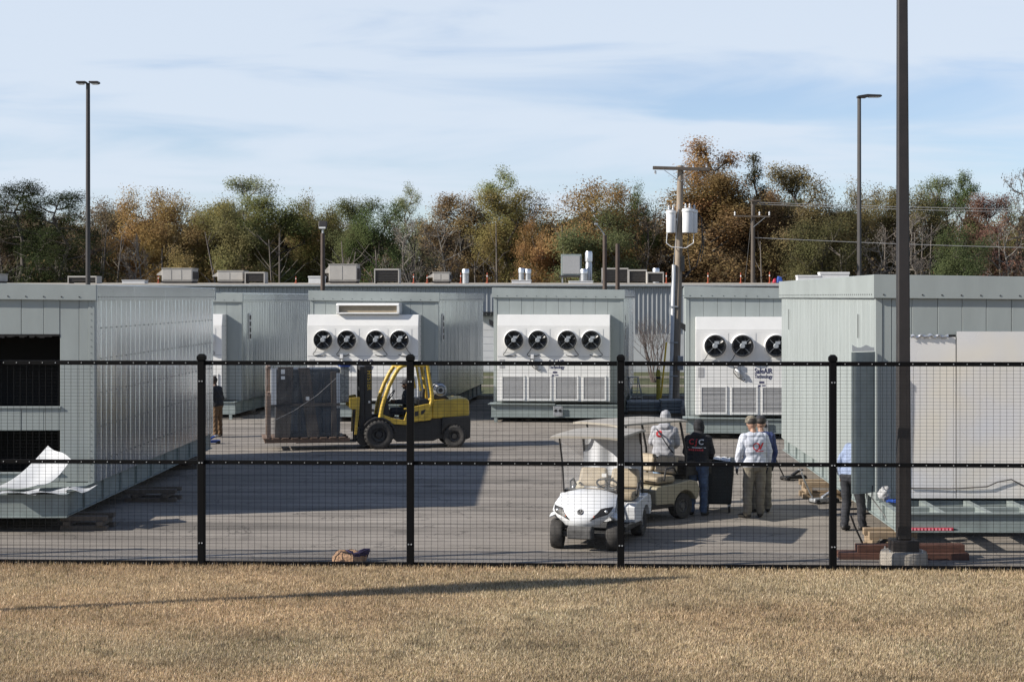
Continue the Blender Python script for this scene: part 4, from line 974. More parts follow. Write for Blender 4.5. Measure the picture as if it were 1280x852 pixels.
def thing_part(name, parent, loc=(0,0,0), rz=0):
    o = bpy.data.objects.new(name, None); col.objects.link(o); o.parent = parent; o.location = loc; o.rotation_euler = (0, 0, rz); o.empty_display_size = .05; return o
FD = 42.1; FS = F/FD; FR = 12.0
def fk(x, y): a = R(FR); return (gx(473.5, FD)+x*math.cos(a)-y*math.sin(a), FD+x*math.sin(a)+y*math.cos(a))     # forklift frame -> world
def q_(px, py): return ((px-473.5)/FS, (561.0-py)/FS)       # photo pixel -> forklift side plane
def forklift():
    t = thing('forklift', 'yellow and black forklift carrying a wrapped crate', 'forklift', (gx(473.5, FD), FD, 0), R(FR))
    Wd = 1.32; Y0, Y1 = .0, Wd
    ym, bk = M['yellow'], M['blackpaint']
    # frame / lower black chassis
    ch = [q_(488, 528), q_(545, 523), q_(588, 521), q_(589.5, 528), q_(589, 549), q_(583, 552), q_(549, 550), q_(543, 552.5), q_(497, 553), q_(491, 547), q_(489, 538)]
    MB().prism(ch, Y0+.12, Y1-.12).build('chassis', bk, t, bevel=.02)
    MB().prism([q_(553, 522.8), q_(588.5, 520.8), q_(590, 528), q_(589.5, 549), q_(584, 551.5), q_(580, 538), q_(572, 532.5), q_(563, 533), q_(556, 538), q_(553, 546)], Y0+.02, Y1-.02).build('counterweight', bk, t, bevel=.03)
    hood = [q_(540.5, 524.5), q_(541.5, 504), q_(545, 501.5), q_(562, 500.5), q_(575, 499), q_(585, 499.5), q_(588.3, 502), q_(588.8, 520), q_(586, 522.4)]
    hd = MB().prism(hood, Y0+.06, Y1-.06).build('rear_hood', ym, t, bevel=.045, seg=4)
    MB().prism([q_(546, 515.5), q_(584, 512.5), q_(584, 513.6), q_(546, 517)], Y0+.05, Y1-.05).build('hood_crease', ym, hd, bevel=.008)
    # front fender and sill
    arch = [(math.cos(a)*.46, .378+math.sin(a)*.46) for a in [R(x) for x in range(8, 150, 10)]]
    fen = [(math.cos(a)*.405, .378+math.sin(a)*.405) for a in [R(x) for x in range(148, 5, -10)]]
    MB().prism(arch+fen, Y0-.02, Y0+.30).build('front_fender', bk, t, bevel=.01); MB().prism(arch+fen, Y1-.30, Y1+.02).build('front_fender', bk, t, bevel=.01)
    sill = [q_(474, 522.5), q_(476, 517), q_(492, 523), q_(505, 525.5), q_(509, 513), q_(505.5, 512), q_(505, 510.5), q_(508, 510), q_(511, 512), q_(513, 520), q_(513, 528), q_(508, 531.5), q_(493, 530.5), q_(487, 527.5), q_(481, 524)]
    step = [q_(516, 509), q_(536, 505), q_(540.5, 509), q_(541, 523), q_(538, 526), q_(516, 528)]
    for y0, y1 in ((Y0+.0, Y0+.10), (Y1-.10, Y1)):
        MB().prism(sill, y0, y1).build('sill_panel', ym, t, bevel=.012)
        sp = MB().prism(step, y0, y1).build('step_panel', ym, t, bevel=.012)
        yy = y0-.004 if y0 < .5 else y1-.002
        MB().prism([q_(518.5, 515), q_(523.5, 514), q_(523.5, 520), q_(518.5, 521)], yy, yy+.006).build('step_hole', bk, sp)
        MB().prism([q_(526.5, 514), q_(532.5, 512), q_(530, 517.5), q_(526.5, 519)], yy, yy+.006).build('step_hole', bk, sp)
    # cab floor, seat, dash
    MB().box(q_(478, 0)[0], q_(540, 0)[0], Y0+.12, Y1-.12, .68, .74).build('cab_floor', bk, t)
    st = MB().box(q_(513, 0)[0], q_(533, 0)[0], .42, .90, .80, 1.0).build('seat', bk, t, bevel=.04)
    MB().hexa([(q_(528, 0)[0], .42, 1.0), (q_(533, 0)[0], .42, 1.0), (q_(533, 0)[0], .9, 1.0), (q_(528, 0)[0], .9, 1.0), (q_(531, 0)[0], .45, 1.55), (q_(535, 0)[0], .45, 1.55), (q_(535, 0)[0], .87, 1.55), (q_(531, 0)[0], .87, 1.55)]).build('seat_back', bk, st, bevel=.03)
    MB().prism([q_(477, 522), q_(481, 498), q_(486, 498), q_(489, 522)], Y0+.25, Y1-.25).build('dashboard', bk, t, bevel=.03)
    MB().tube([q3(487, 504, .66), q3(491.5, 497, .66)], .025, 8).build('steering_column', bk, t)
    sw = MB(); c = Vector(q3(492, 496.5, .66)); pts = []
    for k in range(21):
        a = 2*math.pi*k/20; pts.append(c+Vector((math.cos(a)*.10, math.sin(a)*.18, math.cos(a)*.15)))
    sw.tube(pts, .014, 6, cap=False); sw.build('steering_wheel', bk, t, smooth=60)
    # overhead guard
    A = [q_(475.5, 522), q_(478, 508), q_(482, 494.5), q_(487, 481.5), q_(493, 469.5), q_(498.5, 461), q_(503, 457.5), q_(509, 456)]
    rear = [q_(534.5, 457), q_(537, 472), q_(540, 490), q_(540.8, 501), q_(538.5, 508), q_(533, 517), q_(526, 523.5)]
    for y in (Y0+.05, Y1-.05):
        MB().tube([(a, y, b_) for a, b_ in A], .055, 8).build('front_pillar', ym, t, smooth=50)
        MB().tube([(a, y, b_) for a, b_ in rear], .055, 8).build('rear_pillar', ym, t, smooth=50)
        MB().bar((q_(506, 0)[0], y, q_(0, 456.5)[1]), (q_(537, 0)[0], y, q_(0, 456.5)[1]), .09, .10).build('roof_rail', ym, t, bevel=.015)
        MB().bar((q_(521, 0)[0], y, q_(0, 458)[1]), (q_(526.5, 0)[0], y, q_(0, 489)[1]), .06, .06).build('guard_strut', ym, t, bevel=.01)
        MB().box(q_(536, 0)[0], q_(539.5, 0)[0], y-.03, y+.03, q_(0, 478)[1], q_(0, 466)[1]).build('tail_lamp', M['black'], t, bevel=.01)
    for i in range(6):
        x = q_(507+i*5.4, 0)[0]; MB().box(x, x+.05, Y0+.1, Y1-.1, q_(0, 457.4)[1], q_(0, 455.4)[1]).build('roof_bar', ym, t)
    MB().box(q_(497, 0)[0], q_(503, 0)[0], Y0+.1, Y1-.1, q_(0, 460)[1], q_(0, 457.5)[1]).build('front_header', ym, t)
    MB().box(q_(525, 0)[0], q_(537, 0)[0], Y0+.1, Y1-.1, q_(0, 509)[1], q_(0, 500)[1]).build('engine_cover', bk, t, bevel=.02)
    # gas bottle behind the cab, lying across
    cx_, cz_ = q_(553, 489); b = MB(); b.lathe([(0, .22), (.10, .22), (.14, .26), (.175, .32), (.175, 1.0), (.14, 1.08), (0, 1.12)], 22, (cx_, 0, cz_), 'y'); g = b.build('gas_bottle', M['steel'], t, smooth=40)
    MB().lathe([(.14, .13), (.15, .13), (.15, .24), (.14, .24)], 20, (cx_, 0, cz_), 'y').build('bottle_collar', M['steel'], g); MB().lathe([(0, .16), (.05, .16), (.06, .23), (0, .23)], 10, (cx_, 0, cz_), 'y').build('bottle_valve', M['black'], g)
    for y in (.45, .85): MB().lathe([(.178, y), (.19, y), (.19, y+.05), (.178, y+.05)], 22, (cx_, 0, cz_), 'y').build('bottle_strap', M['black'], g)
    MB().prism([q_(543, 500), q_(546, 494), q_(560, 496), q_(565, 501)], .3, 1.05).build('bottle_cradle', bk, t)
    # mast
    mx0, mx1 = q_(449.5, 0)[0], q_(466, 0)[0]
    for y0, y1 in ((.22, .34), (Y1-.34, Y1-.22)):
        mm = MB(); mm.box(mx0+.16, mx1, y0, y1, .10, 2.19); mm.build('mast_rail', bk, t, bevel=.01)
        MB().box(mx0+.03, mx0+.157, y0+.02, y1+.06, .12, 2.16).build('inner_rail', bk, t, bevel=.01)
    for z in (.35, 1.5, 2.06): MB().box(mx0+.05, mx1-.05, .34, Y1-.34, z, z+.1).build('mast_crossmember', bk, t)
    for y in (.42, Y1-.42): MB().tube([(mx0+.2, y, .15), (mx0+.2, y, 1.9)], .04, 10).build('lift_cylinder', M['steel'], t, smooth=40)
    me = textmesh('HYSTER', .15, M['yellow'], .002); o = obj('lettering', me, t, (mx0+.27, .214, 1.80), (R(90), R(90), 0))
    MB().box(mx0+.25, mx0+.30, .212, .218, 1.2, 1.26).build('sticker', M['white2'], t)
    # carriage and forks
    cg = MB(); cg.box(mx0-.05, mx0+.02, .1, Y1-.1, .35, .47); cg.box(mx0-.05, mx0+.02, .1, Y1-.1, .85, .97)
    cr_ = cg.build('carriage', bk, t, bevel=.01)
    MB().prism([q_(448.5, 496), q_(450.5, 496.5), q_(449, 520), q_(446.5, 543), q_(443.5, 543), q_(445, 520), q_(445.5, 511), q_(440, 511), q_(437, 509), q_(437, 497)], .08, .14).build('load_guard', ym, cr_, bevel=.006)
    MB().prism([q_(448.5, 496), q_(450.5, 496.5), q_(449, 520), q_(446.5, 543), q_(443.5, 543), q_(445, 520), q_(445.5, 511), q_(440, 511), q_(437, 509), q_(437, 497)], Y1-.14, Y1-.08).build('load_guard', ym, cr_, bevel=.006)
    for y in (.35, Y1-.5):
        MB().box(q_(372, 0)[0], mx0-.055, y, y+.13, .16, .20).build('fork', bk, t, bevel=.006); MB().box(mx0-.10, mx0-.055, y, y+.13, .20, .98).build('fork_heel', bk, t, bevel=.006)
    MB().prism([q_(447, 552), q_(452, 536), q_(467, 535), q_(470, 550), q_(462, 556), q_(452, 557)], .2, 1.1).build('axle_housing', bk, t, bevel=.02)
    # wheels
    for y in (.05, Y1-.05): wheel(t, (0, y, .378), .378, .26, 'y', .56, M['blackpaint'], chunky=True)
    rx = q_(569.7, 0)[0]
    for y in (.10, Y1-.10): wheel(t, (rx, y, .30), .30, .22, 'y', .55, M['blackpaint'], rz=R(-12), chunky=True)
    return t
def q3(px, py, y): a = q_(px, py); return (a[0], y, a[1])
forklift()
def load():
    d = FD+.05; s = F/d; x0 = gx(336, d); W_ = gx(440, d)-x0; z0 = .205; h = CH-(456.5-PY)/s-z0
    t = thing('wrapped_crate', 'tall timber framed crate in clear film on the forklift forks', 'crate', (*fk(x0-gx(473.5, d), .05), z0), R(FR))
    D = 1.25
    pw = mat('crate_timber', (.062, .047, .036), .85, var=.35, scale=4, stretch=(5, 5, .7)); pal = mat('pallet_timber', (.15, .098, .070), .85, var=.3, scale=5, stretch=(.6, 6, 6))
    eq = mat('crate_equipment', (.014, .018, .024), .5, var=.3, scale=3)
    p = MB().box(-.06, W_*.98, -.03, .09, .0, .10).build('pallet_runner', pal, t, bevel=.006)
    MB().box(-.06, W_*.98, D-.09, D+.03, 0, .10).build('pallet_runner', pal, t, bevel=.006); MB().box(-.06, W_*.98, D/2-.06, D/2+.06, 0, .10).build('pallet_runner', pal, t, bevel=.006)
    for i in range(9):
        x = -.1+i*(W_+.02)/9; MB().box(x, x+.17, -.05, D+.05, .102, .128).build('pallet_board', pal, t, bevel=.004)
    z1 = .135
    e = MB().box(.24, W_-.30, .14, D-.1, z1, h-.08).build('equipment_body', eq, t, bevel=.03)
    for i in range(3): MB().box(.34+i*.55, .80+i*.55, .115, .138, z1+.12, h*.45).build('equipment_panel', mat('eq_panel', (.016, .024, .036), .4, var=.3), e, bevel=.01)
    for i in range(3): MB().box(.34+i*.55, .80+i*.55, .115, .138, h*.52, h-.2).build('equipment_panel', eq, e, bevel=.01)
    MB().box(W_-.29, W_-.06, .12, D-.15, z1+.9, h-.04).build('control_cabinet', mat('cab_grey', (.22, .22, .20), .6, var=.5, scale=18), t, bevel=.01)
    MB().box(W_-.42, W_-.30, .08, .135, z1+.75, h-.2).build('white_board', M['white2'], t)
    MB().box(W_-.30, W_-.02, .1, D-.2, h-.038, h+.02).build('blue_lid', M['blue'], t, bevel=.01)
    def post(xa, xb, wd, y, za, zb, m=pw, w2=.05): return MB().hexa([(xa, y, za), (xa+wd, y, za), (xa+wd, y+w2, za), (xa, y+w2, za), (xb, y, zb), (xb+wd, y, zb), (xb+wd, y+w2, zb), (xb, y+w2, zb)]).build('frame_timber', m, t, bevel=.006)
    post(.20, .28, .40, .02, z1, h-.02); post(1.06, .80, .30, .04, z1, h-.05); post(W_-.52, W_-.54, .14, .03, z1, h-.15)
    MB().box(.2, W_-.3, .02, .018+.05, h*.5-.05, h*.5+.02).build('frame_timber', pw, t)
    for y in (.0, D*.5, D-.08): MB().box(.0, .10, y+.02, y+.10, z1, h-.05 if y else h*.62).build('frame_timber', pal, t, bevel=.005)
    MB().box(.015, .095, .03, D-.05, h-.049, h).build('frame_timber', pal, t); MB().box(.015, .095, .13, .5, h*.6, h*.66).build('frame_timber', pal, t)
    MB().box(.12, .135, .04, D*.6, h*.62, h-.06).build('white_board', M['white2'], t)
    MB().box(.105, .24, -.004, .016, h*.50, h-.06).build('corner_protector', M['white2'], t)
    b = MB(); b.box(.36, .46, -.004, .0, h-.20, h-.08); b.box(.36, .46, -.004, .0, h-.34, h-.26); b.build('shipping_label', M['white2'], t); MB().box(1.0, 1.09, .02, .034, h*.55, h*.6).build('shipping_label', M['white2'], t)
    MB().tube([(.12, -.018, h*.28), (.7, -.02, h*.42), (1.3, -.02, h*.62), (W_-.4, -.02, h*.84)], .008, 5).build('film_rope', mat('film_twist', (.10, .10, .105), .5), t)
    b = MB(); rs = random.Random(3)
    pts = [(-.01, -.02), (W_*.5, -.035), (W_-.26, -.02), (W_-.24, D*.5), (W_-.26, D+.02), (W_*.5, D+.03), (-.01, D+.02), (-.02, D*.5)]
    NU = 48; NV = 14
    def film(u, v):
        k = u*len(pts); i = int(k) % len(pts); f = k-int(k); a, c = pts[i], pts[(i+1) % len(pts)]
        w1 = .012*math.sin(v*23+u*9)+.01*math.sin(u*60+v*5); return (a[0]+(c[0]-a[0])*f+w1, a[1]+(c[1]-a[1])*f-abs(w1)*.7, z1+(h+.03-z1)*v)
    b.grid(film, NU, NV); b.build('stretch_film', M['film'], t, smooth=60)
load()

# ------------------------------------------------------------------ golf carts
def cart(label, x, y, rz, bodym, bed=False, curtain=False, emblem=False, steer=0, trimc=None):
    t = thing('golf_cart', label, 'golf cart', (x, y, 0), rz)
    seatm = M['tan']; bk = M['blackpaint']; rimg = mat('rim_grey', (.10, .095, .09), .6, var=.2); roofm = mat('cart_roof', (.33, .30, .25), .5, var=.08, scale=3)
    # under-frame
    MB().box(-.40, .40, -.95, 1.05, .20, .27).build('chassis', bk, t, bevel=.01)
    MB().box(-.56, .56, -.55, .12, .271, .305).build('floor', bk, t, bevel=.01)
    MB().box(-.585, -.53, -.52, .55, .24, .335).build('rocker', bk, t, bevel=.015); MB().box(.53, .585, -.52, .55, .24, .335).build('rocker', bk, t, bevel=.015)
    # rear body with wheel arches
    arch = [(.82+.29*math.cos(R(a)), .23+.29*math.sin(R(a))) for a in range(20, 175, 14)]
    prof = [(.06, .31), (.04, .56), (.10, .63), (.55, .655), (.95, .70), (1.13, .66), (1.20, .52), (1.17, .38), (1.11, .33)]+arch+[(.5, .30)]
    for s in (-1, 1):
        xa, xb = (s*.42, s*.60); MB().prism(prof, min(xa, xb), max(xa, xb), 'x').build('rear_fender', bodym, t, bevel=.03, seg=3)
    MB().prism([(.06, .31), (.04, .56), (.10, .63), (.55, .655), (.95, .69), (1.12, .65), (1.18, .52), (1.16, .34)], -.418, .418, 'x').build('seat_pod', bodym, t, bevel=.01)
    # cowl
    V = [(-.52, .90, .42), (-.66, .885, .44), (-.84, .83, .47), (-.99, .74, .50), (-1.09, .64, .50), (-1.155, .54, .40), (-1.165, .46, .30), (-1.14, .41, .27)]
    def cw(u, v):
        k = v*(len(V)-1); i = min(len(V)-2, int(k)); f = k-i
        yy = V[i][0]+(V[i+1][0]-V[i][0])*f; zz = V[i][1]+(V[i+1][1]-V[i][1])*f; ww = V[i][2]+(V[i+1][2]-V[i][2])*f; a = 2*u-1
        return (a*ww, yy+.12*a*a*(1-.3*v)+.06*abs(a)**6, zz-.05*abs(a)**3*(1.15-v))
    MB().grid(cw, 20, 21).build('front_cowl', bodym, t, smooth=60, solid=.02)
    # fender flares over front wheels
    for s in (-1, 1):
        def fl(u, v, s=s):
            a = R(38+78*u); rr = .285+.02*math.sin(u*3.14)
            return (s*(.34+.215*v), -.82+rr*math.cos(a)*(1.0), .245+rr*math.sin(a)+.10*(1-v)*math.sin(a))
        MB().grid(fl, 14, 5).build('front_fender', bodym, t, smooth=60, solid=.02)
        MB().prism([(-.62, .30), (-.60, .66), (-.50, .84), (-.44, .84), (-.42, .30)], min(s*.36, s*.52), max(s*.36, s*.52), 'x').build('cowl_side', bodym, t, bevel=.03)
        # headlamp
        b = MB()
        def hl(u, v, s=s):
            C4 = ((.30, .53), (.47, .46), (.22, .80), (.44, .64)); q = [(1-v)*((1-u)*C4[0][i]+u*C4[1][i])+v*((1-u)*C4[2][i]+u*C4[3][i]) for i in (0, 1)]; p = cw(.5+s*q[0], q[1]); return (p[0]+s*.012, p[1]-.016, p[2]+.006)
        b.grid(hl, 6, 4); h = b.build('headlamp', bk, t, smooth=60, solid=.012)
        p = cw(.5+s*.385, .57); MB().ell((p[0]+s*.012, p[1]-.012, p[2]), (.032, .02, .028), 12, 8).build('lamp_lens', M['alu'], h, smooth=60)
        p = cw(.5+s*.27, .70); MB().ell((p[0]+s*.008, p[1]-.016, p[2]), (.012, .010, .032), 10, 6).build('indicator', M['orange'], h, smooth=60)
    MB().prism([(-1.19, .20), (-1.20, .36), (-1.15, .405), (-1.0, .40), (-1.0, .20)], -.20, .20, 'x').build('bumper', mat('bumper_grey', (.07, .068, .066), .7, var=.3, scale=14), t, bevel=.025)
    if emblem:
        p = cw(.5, .60); e = MB().lathe([(0, -.012), (.052, -.012), (.052, 0), (0, 0)], 22, axis='y').build('emblem', M['blackpaint'], t, loc=(p[0], p[1]-.006, p[2])); e.rotation_euler = (R(-42), 0, 0)
        b = MB(); b.lathe([(.040, -.016), (.046, -.016), (.046, -.0125), (.040, -.0125)], 22, axis='y')
        for k in range(3):
            a = R(90+120*k); b.bar((0, -.0145, 0), (.04*math.cos(a), -.0145, .04*math.sin(a)), .007, .003)
        b.build('emblem_mark', M['grille'], e)
    # dash, steering wheel
    MB().prism([(-.52, .70), (-.50, .92), (-.40, .90), (-.36, .74), (-.40, .68)], -.45, .45, 'x').build('dashboard', bk, t, bevel=.02)
    MB().tube([(.22, -.52, .72), (.22, -.30, .96)], .022, 8).build('steering_column', bk, t)
    c = Vector((.22, -.28, .98)); sw = MB(); nrm = Vector((0, .55, .83)); u = Vector((1, 0, 0)); v = nrm.cross(u)
    sw.tube([c+(u*math.cos(a)+v*math.sin(a))*.175 for a in [2*math.pi*k/24 for k in range(25)]], .016, 8, cap=False)
    for k in range(3):
        a = R(30+120*k); sw.bar(c, c+(u*math.cos(a)+v*math.sin(a))*.17, .03, .012)
    sw.build('steering_wheel', bk, t, smooth=50)
    # seats
    MB().box(-.54, .54, .14, .62, .665, .80).build('seat_cushion', seatm, t, bevel=.05, seg=4)
    for s in (-1, 1):
        cx_ = s*.275
        MB().hexa([(cx_-.255, .56, .82), (cx_+.255, .56, .82), (cx_+.255, .69, .82), (cx_-.255, .69, .82), (cx_-.23, .66, 1.13), (cx_+.23, .66, 1.13), (cx_+.23, .77, 1.13), (cx_-.23, .77, 1.13)]).build('seat_back', seatm, t, bevel=.05, seg=4)
        MB().tube([(s*.56, .30, .72), (s*.585, .32, .93), (s*.585, .52, .95), (s*.57, .62, .84)], .018, 8).build('arm_rail', bk, t, smooth=60)
    if curtain:
        MB().box(-.10, -.02, .536, .556, .99, 1.05).build('notice_tag', M['white2'], t)
        b = MB(); b.grid(lambda u, v: (-.50+1.0*u, .86+.025*math.sin(u*17)+.02*math.sin(v*9+u*4), .72+1.0*v), 30, 16); b.build('rear_curtain', mat('curtain', (.44, .45, .47), .5, var=.04), t, smooth=60, solid=.004)
    # canopy and struts
    def rf(u, v):
        a, b_ = 2*u-1, 2*v-1; return (a*.57, .02+b_*.88, 1.79-.022*abs(a)**4-.02*abs(b_)**6+.012*math.sin(v*20)*0)
    MB().grid(rf, 16, 18).build('canopy', roofm, t, smooth=60, solid=.035, bevel=.008)
    for s in (-1, 1):
        MB().tube([(s*.44, -.53, .86), (s*.475, -.50, 1.3), (s*.50, -.60, 1.76)], .016, 8).build('front_strut', bk, t, smooth=60)
        MB().tube([(s*.50, .95, .66), (s*.50, .92, 1.2), (s*.50, .78, 1.755)], .022, 8).build('rear_strut', bk, t, smooth=60)
        MB().tube([(s*.50, .78, 1.755), (s*.50, -.60, 1.76)], .014, 6).build('canopy_rail', bk, t)
    b = MB(); b.grid(lambda u, v: ((-.43-.05*v)+(.86+.10*v)*u, -.545+.04*math.sin(v*3.1)-.06*v, .90+.84*v), 6, 8); b.build('windscreen', M['pane'], t, smooth=60)
    if bed:
        bb = MB(); bb.box(-.50, .50, .98, 1.62, .76, .79); bb.box(-.50, -.475, .98, 1.62, .79, 1.02); bb.box(.475, .50, .98, 1.62, .79, 1.02); bb.box(-.474, .474, .98, 1.0, .79, 1.02); bb.box(-.474, .474, 1.60, 1.62, .79, 1.02)
        bb.build('cargo_bed', bk, t); MB().box(-.35, .35, 1.15, 1.45, .62, .758).build('bed_support', bk, t)
    for s in (-1, 1):
        wheel(t, (s*.46, -.82, .232), .232, .20, 'x', .50, rimg, rz=R(steer))
        wheel(t, (s*.46, .82, .232), .232, .20, 'x', .50, rimg)
        MB().bar((s*.1, -.82, .24), (s*.42, -.82, .24), .04).build('axle', bk, t)
    return t
cart('white golf cart facing the fence with clear windscreen and beige seats', .77, 26.22, R(-17), mat('cart_white', (.60, .61, .62), .3, var=.04, coat=.2), curtain=True, emblem=True, steer=8)
cart('tan golf cart with a black cargo bed behind the white one', 1.40, 28.75, R(-48), mat('cart_tan', (.30, .265, .185), .4, var=.08), bed=True)

# ------------------------------------------------------------------ people
def ring_capsule(b, a, c, ra, rb, n=12, fl=1.0, flax=None):
    a = Vector(a); c = Vector(c); ax = (c-a); ln = ax.length; t_ = ax.normalized() if ln > 1e-6 else Vector((0, 0, 1))
    u = flax.copy() if flax else (Vector((0, 1, 0)) if abs(t_.y) < .8 else Vector((1, 0, 0)))
    u = (u-t_*u.dot(t_)).normalized(); v = t_.cross(u)
    rings = []
    for k in range(4): th = R(-90+22.5*k+4); rings.append((a+t_*math.sin(th)*ra, ra*math.cos(th)))
    rings.append((a, ra)); rings.append((a.lerp(c, .5), (ra+rb)/2)); rings.append((c, rb))
    for k in range(1, 5): th = R(22.5*k-4); rings.append((c+t_*math.sin(th)*rb, rb*math.cos(th)))
    vs = []; fs = []
    for p, r in rings:
        for k in range(n):
            an = 2*math.pi*k/n; vs.append(p+u*math.cos(an)*r*fl+v*math.sin(an)*r)
    for i in range(len(rings)-1):
        for k in range(n): fs.append((i*n+k, i*n+(k+1) % n, (i+1)*n+(k+1) % n, (i+1)*n+k))
    fs.append(tuple(range(n))[::-1]); fs.append(tuple(range((len(rings)-1)*n, len(rings)*n))); b.add(vs, fs)
SKIN = mat('skin', (.33, .19, .13), .55, var=.08); SKIND = mat('skin_dark', (.10, .055, .035), .55, var=.08); HAIR = mat('hair', (.02, .014, .01), .7, var=.2); SHOE = mat('shoes', (.02, .018, .016), .6, var=.3)
def person(label, loc, rz, top, legs, skin=SKIN, H=1.76, lean=0, side=0, armL=None, armR=None, legL=None, legR=None, hood=False, cap=None, gloves=None, seated=False, head=(0, 0), loose=1.0, strap=False):
    """figure facing local +Y, one continuous body mesh; pose given by joint positions"""
    t = thing('person', label, 'person', loc, rz); k = H/1.76
    def J(x, y, z): return Vector((x, y, z))*k
    hip = J(0, 0, .93)
    def up(x, y, z):            # a point of the upper body, leaned about the hip
        p = Vector((x, y, z-.93)); a = R(lean); y2 = p.y*math.cos(a)+p.z*math.sin(a); z2 = -p.y*math.sin(a)+p.z*math.cos(a); bq = R(side)
        x2 = p.x*math.cos(bq)+z2*math.sin(bq); z3 = -p.x*math.sin(bq)+z2*math.cos(bq); return J(x2, y2, z3+.93)
    prim = []
    def P(a, c, ra, rb, m, fl=1.0, fa=None): prim.append((Vector(a), Vector(c), ra*k, rb*k, m, fl, fa))
    X = Vector((1, 0, 0)); Lq = loose
    # torso: ellipses wide in x, flat in y (capsule axis vertical, flattened along y)
    P(hip+J(-.07, 0, 0), hip+J(.07, 0, 0), .125*Lq, .125*Lq, 1, .95)
    P(up(-.055, 0, 1.05), up(.055, 0, 1.05), .132*Lq, .132*Lq, 0, .92); P(up(-.07, .0, 1.18), up(.07, 0, 1.18), .135*Lq, .135*Lq, 0, .9)
    P(up(-.09, 0, 1.32), up(.09, 0, 1.32), .130*Lq, .130*Lq, 0, .9); P(up(-.10, 0, 1.42), up(.10, 0, 1.42), .085*Lq, .085*Lq, 0)
    P(up(-.07, 0, .985), up(.07, 0, .985), .137*Lq, .137*Lq, 0, .95)
    P(up(0, .0, 1.45), up(0, .02, 1.54), .058, .055, 2)
    hx, hy = head
    hc = up(hx*.5, .03+hy*.5, 1.645); ht = up(hx, .03+hy, 1.675)
    P(hc, ht, .088, .086, 2, 1.08); P(up(hx*.4, .075+hy*.8, 1.60), up(hx*.4, .085+hy*.8, 1.575), .055, .045, 2); P(up(hx*.6, .125+hy, 1.645), up(hx*.5, .145+hy, 1.615), .012, .017, 2)
    for s in (-1, 1): P(up(s*.088+hx*.6, .03+hy*.6, 1.665), up(s*.09+hx*.6, .025+hy*.6, 1.635), .018, .014, 2)
    aL = armL or [(-.185, 0, 1.42), (-.25, -.02, 1.15), (-.25, .06, .91), (-.245, .10, .82)]
    aR = armR or [(.185, 0, 1.42), (.25, -.02, 1.15), (.25, .06, .91), (.245, .10, .82)]
    hm = 4 if gloves else 2
    for s, A in ((-1, aL), (1, aR)):
        q = [up(*p) for p in A]
        P(q[0], q[1], .070*Lq, .056*Lq, 0); P(q[1], q[2], .056*Lq, .042*Lq, 0)
        dv = (q[3]-q[2]).normalized(); sidev = dv.cross(Vector((s*1.0, 0, 0))).normalized() if abs(dv.x) < .9 else Vector((0, 1, 0))
        pal = q[2]+dv*.085*k
        P(q[2]+dv*.02*k, pal, .033, .036, hm, .6, X)
        for i, ln in enumerate((.062, .075, .078, .068)):
            o_ = sidev*(-.030+.02*i)*k; b0 = pal+o_+dv*.02*k; b1 = b0+dv*ln*.55*k+Vector((-s*.006, 0, 0))*k; b2 = b1+(dv*.7+Vector((-s*.6, 0, 0))).normalized()*ln*.5*k
            P(b0, b1, .0105, .0100, hm); P(b1, b2, .0100, .009, hm)
        tb = q[2]+dv*.035*k-sidev*.03*k; P(tb, tb-sidev*.03*k+dv*.035*k, .013, .011, hm); P(tb-sidev*.03*k+dv*.035*k, tb-sidev*.03*k+dv*.065*k, .011, .010, hm)
    lL = legL or [(-.095, 0, .90), (-.115, .01, .50), (-.12, -.02, .09), (-.14, .12, .045)]
    lR = legR or [(.095, 0, .90), (.115, .01, .50), (.12, -.02, .09), (.14, .12, .045)]
    for A in (lL, lR):
        q = [J(*p) for p in A]
        P(q[0], q[1], .096*Lq, .073*Lq, 1); P(q[1], q[2]+J(0, 0, .02), .073*Lq, .062*Lq, 1)
        f = (q[3]-q[2]); f.z = 0; f.normalize(); P(q[2]-f*.03*k-J(0, 0, .03), q[2]+f*.10*k-J(0, 0, .045), .048, .045, 3); P(q[2]+f*.10*k-J(0, 0, .045), q[2]+f*.18*k-J(0, 0, .052), .045, .036, 3)
    if hood:
        P(hc+J(0, -.02, -.005), ht+J(0, -.03, .03), .112, .098, 0, 1.05); P(up(-.05, -.05, 1.48), up(.05, -.05, 1.48), .075, .075, 0); P(hc+J(0, .0, -.06), up(0, -.01, 1.50), .10, .09, 0)
    b = MB()
    for a, c, ra, rb, m, fl, fa in prim: ring_capsule(b, a, c, ra, rb, 12, fl, fa)
    me = b.mesh('body', [top, legs, skin, SHOE, gloves or skin]); o = obj('body_tmp', me)
    md = o.modifiers.new('r', 'REMESH'); md.mode = 'VOXEL'; md.voxel_size = .0105; md2 = o.modifiers.new('s', 'SMOOTH'); md2.iterations = 3; md2.factor = .5
    dg = bpy.context.evaluated_depsgraph_get(); m2_ = bpy.data.meshes.new_from_object(o.evaluated_get(dg)); bpy.data.objects.remove(o)
    n = len(m2_.vertices); co = np.empty(n*3); m2_.vertices.foreach_get('co', co); co = co.reshape(-1, 3); no = np.empty(n*3); m2_.vertices.foreach_get('normal', no); no = no.reshape(-1, 3)
    best = np.full(n, 9e9); lab = np.zeros(n, int)
    for a, c, ra, rb, m, fl, fa in prim:
        A_ = np.array(a); d_ = np.array(c)-A_; L2 = max(1e-9, d_@d_); tt = np.clip(((co-A_)@d_)/L2, 0, 1); dist = np.linalg.norm(co-(A_+tt[:, None]*d_), axis=1)-(ra+(rb-ra)*tt)
        w_ = dist < best; best[w_] = dist[w_]; lab[w_] = m
    # cloth folds
    cl = np.isin(lab, (0, 1)); sd_ = sum(map(ord, label)) % 50
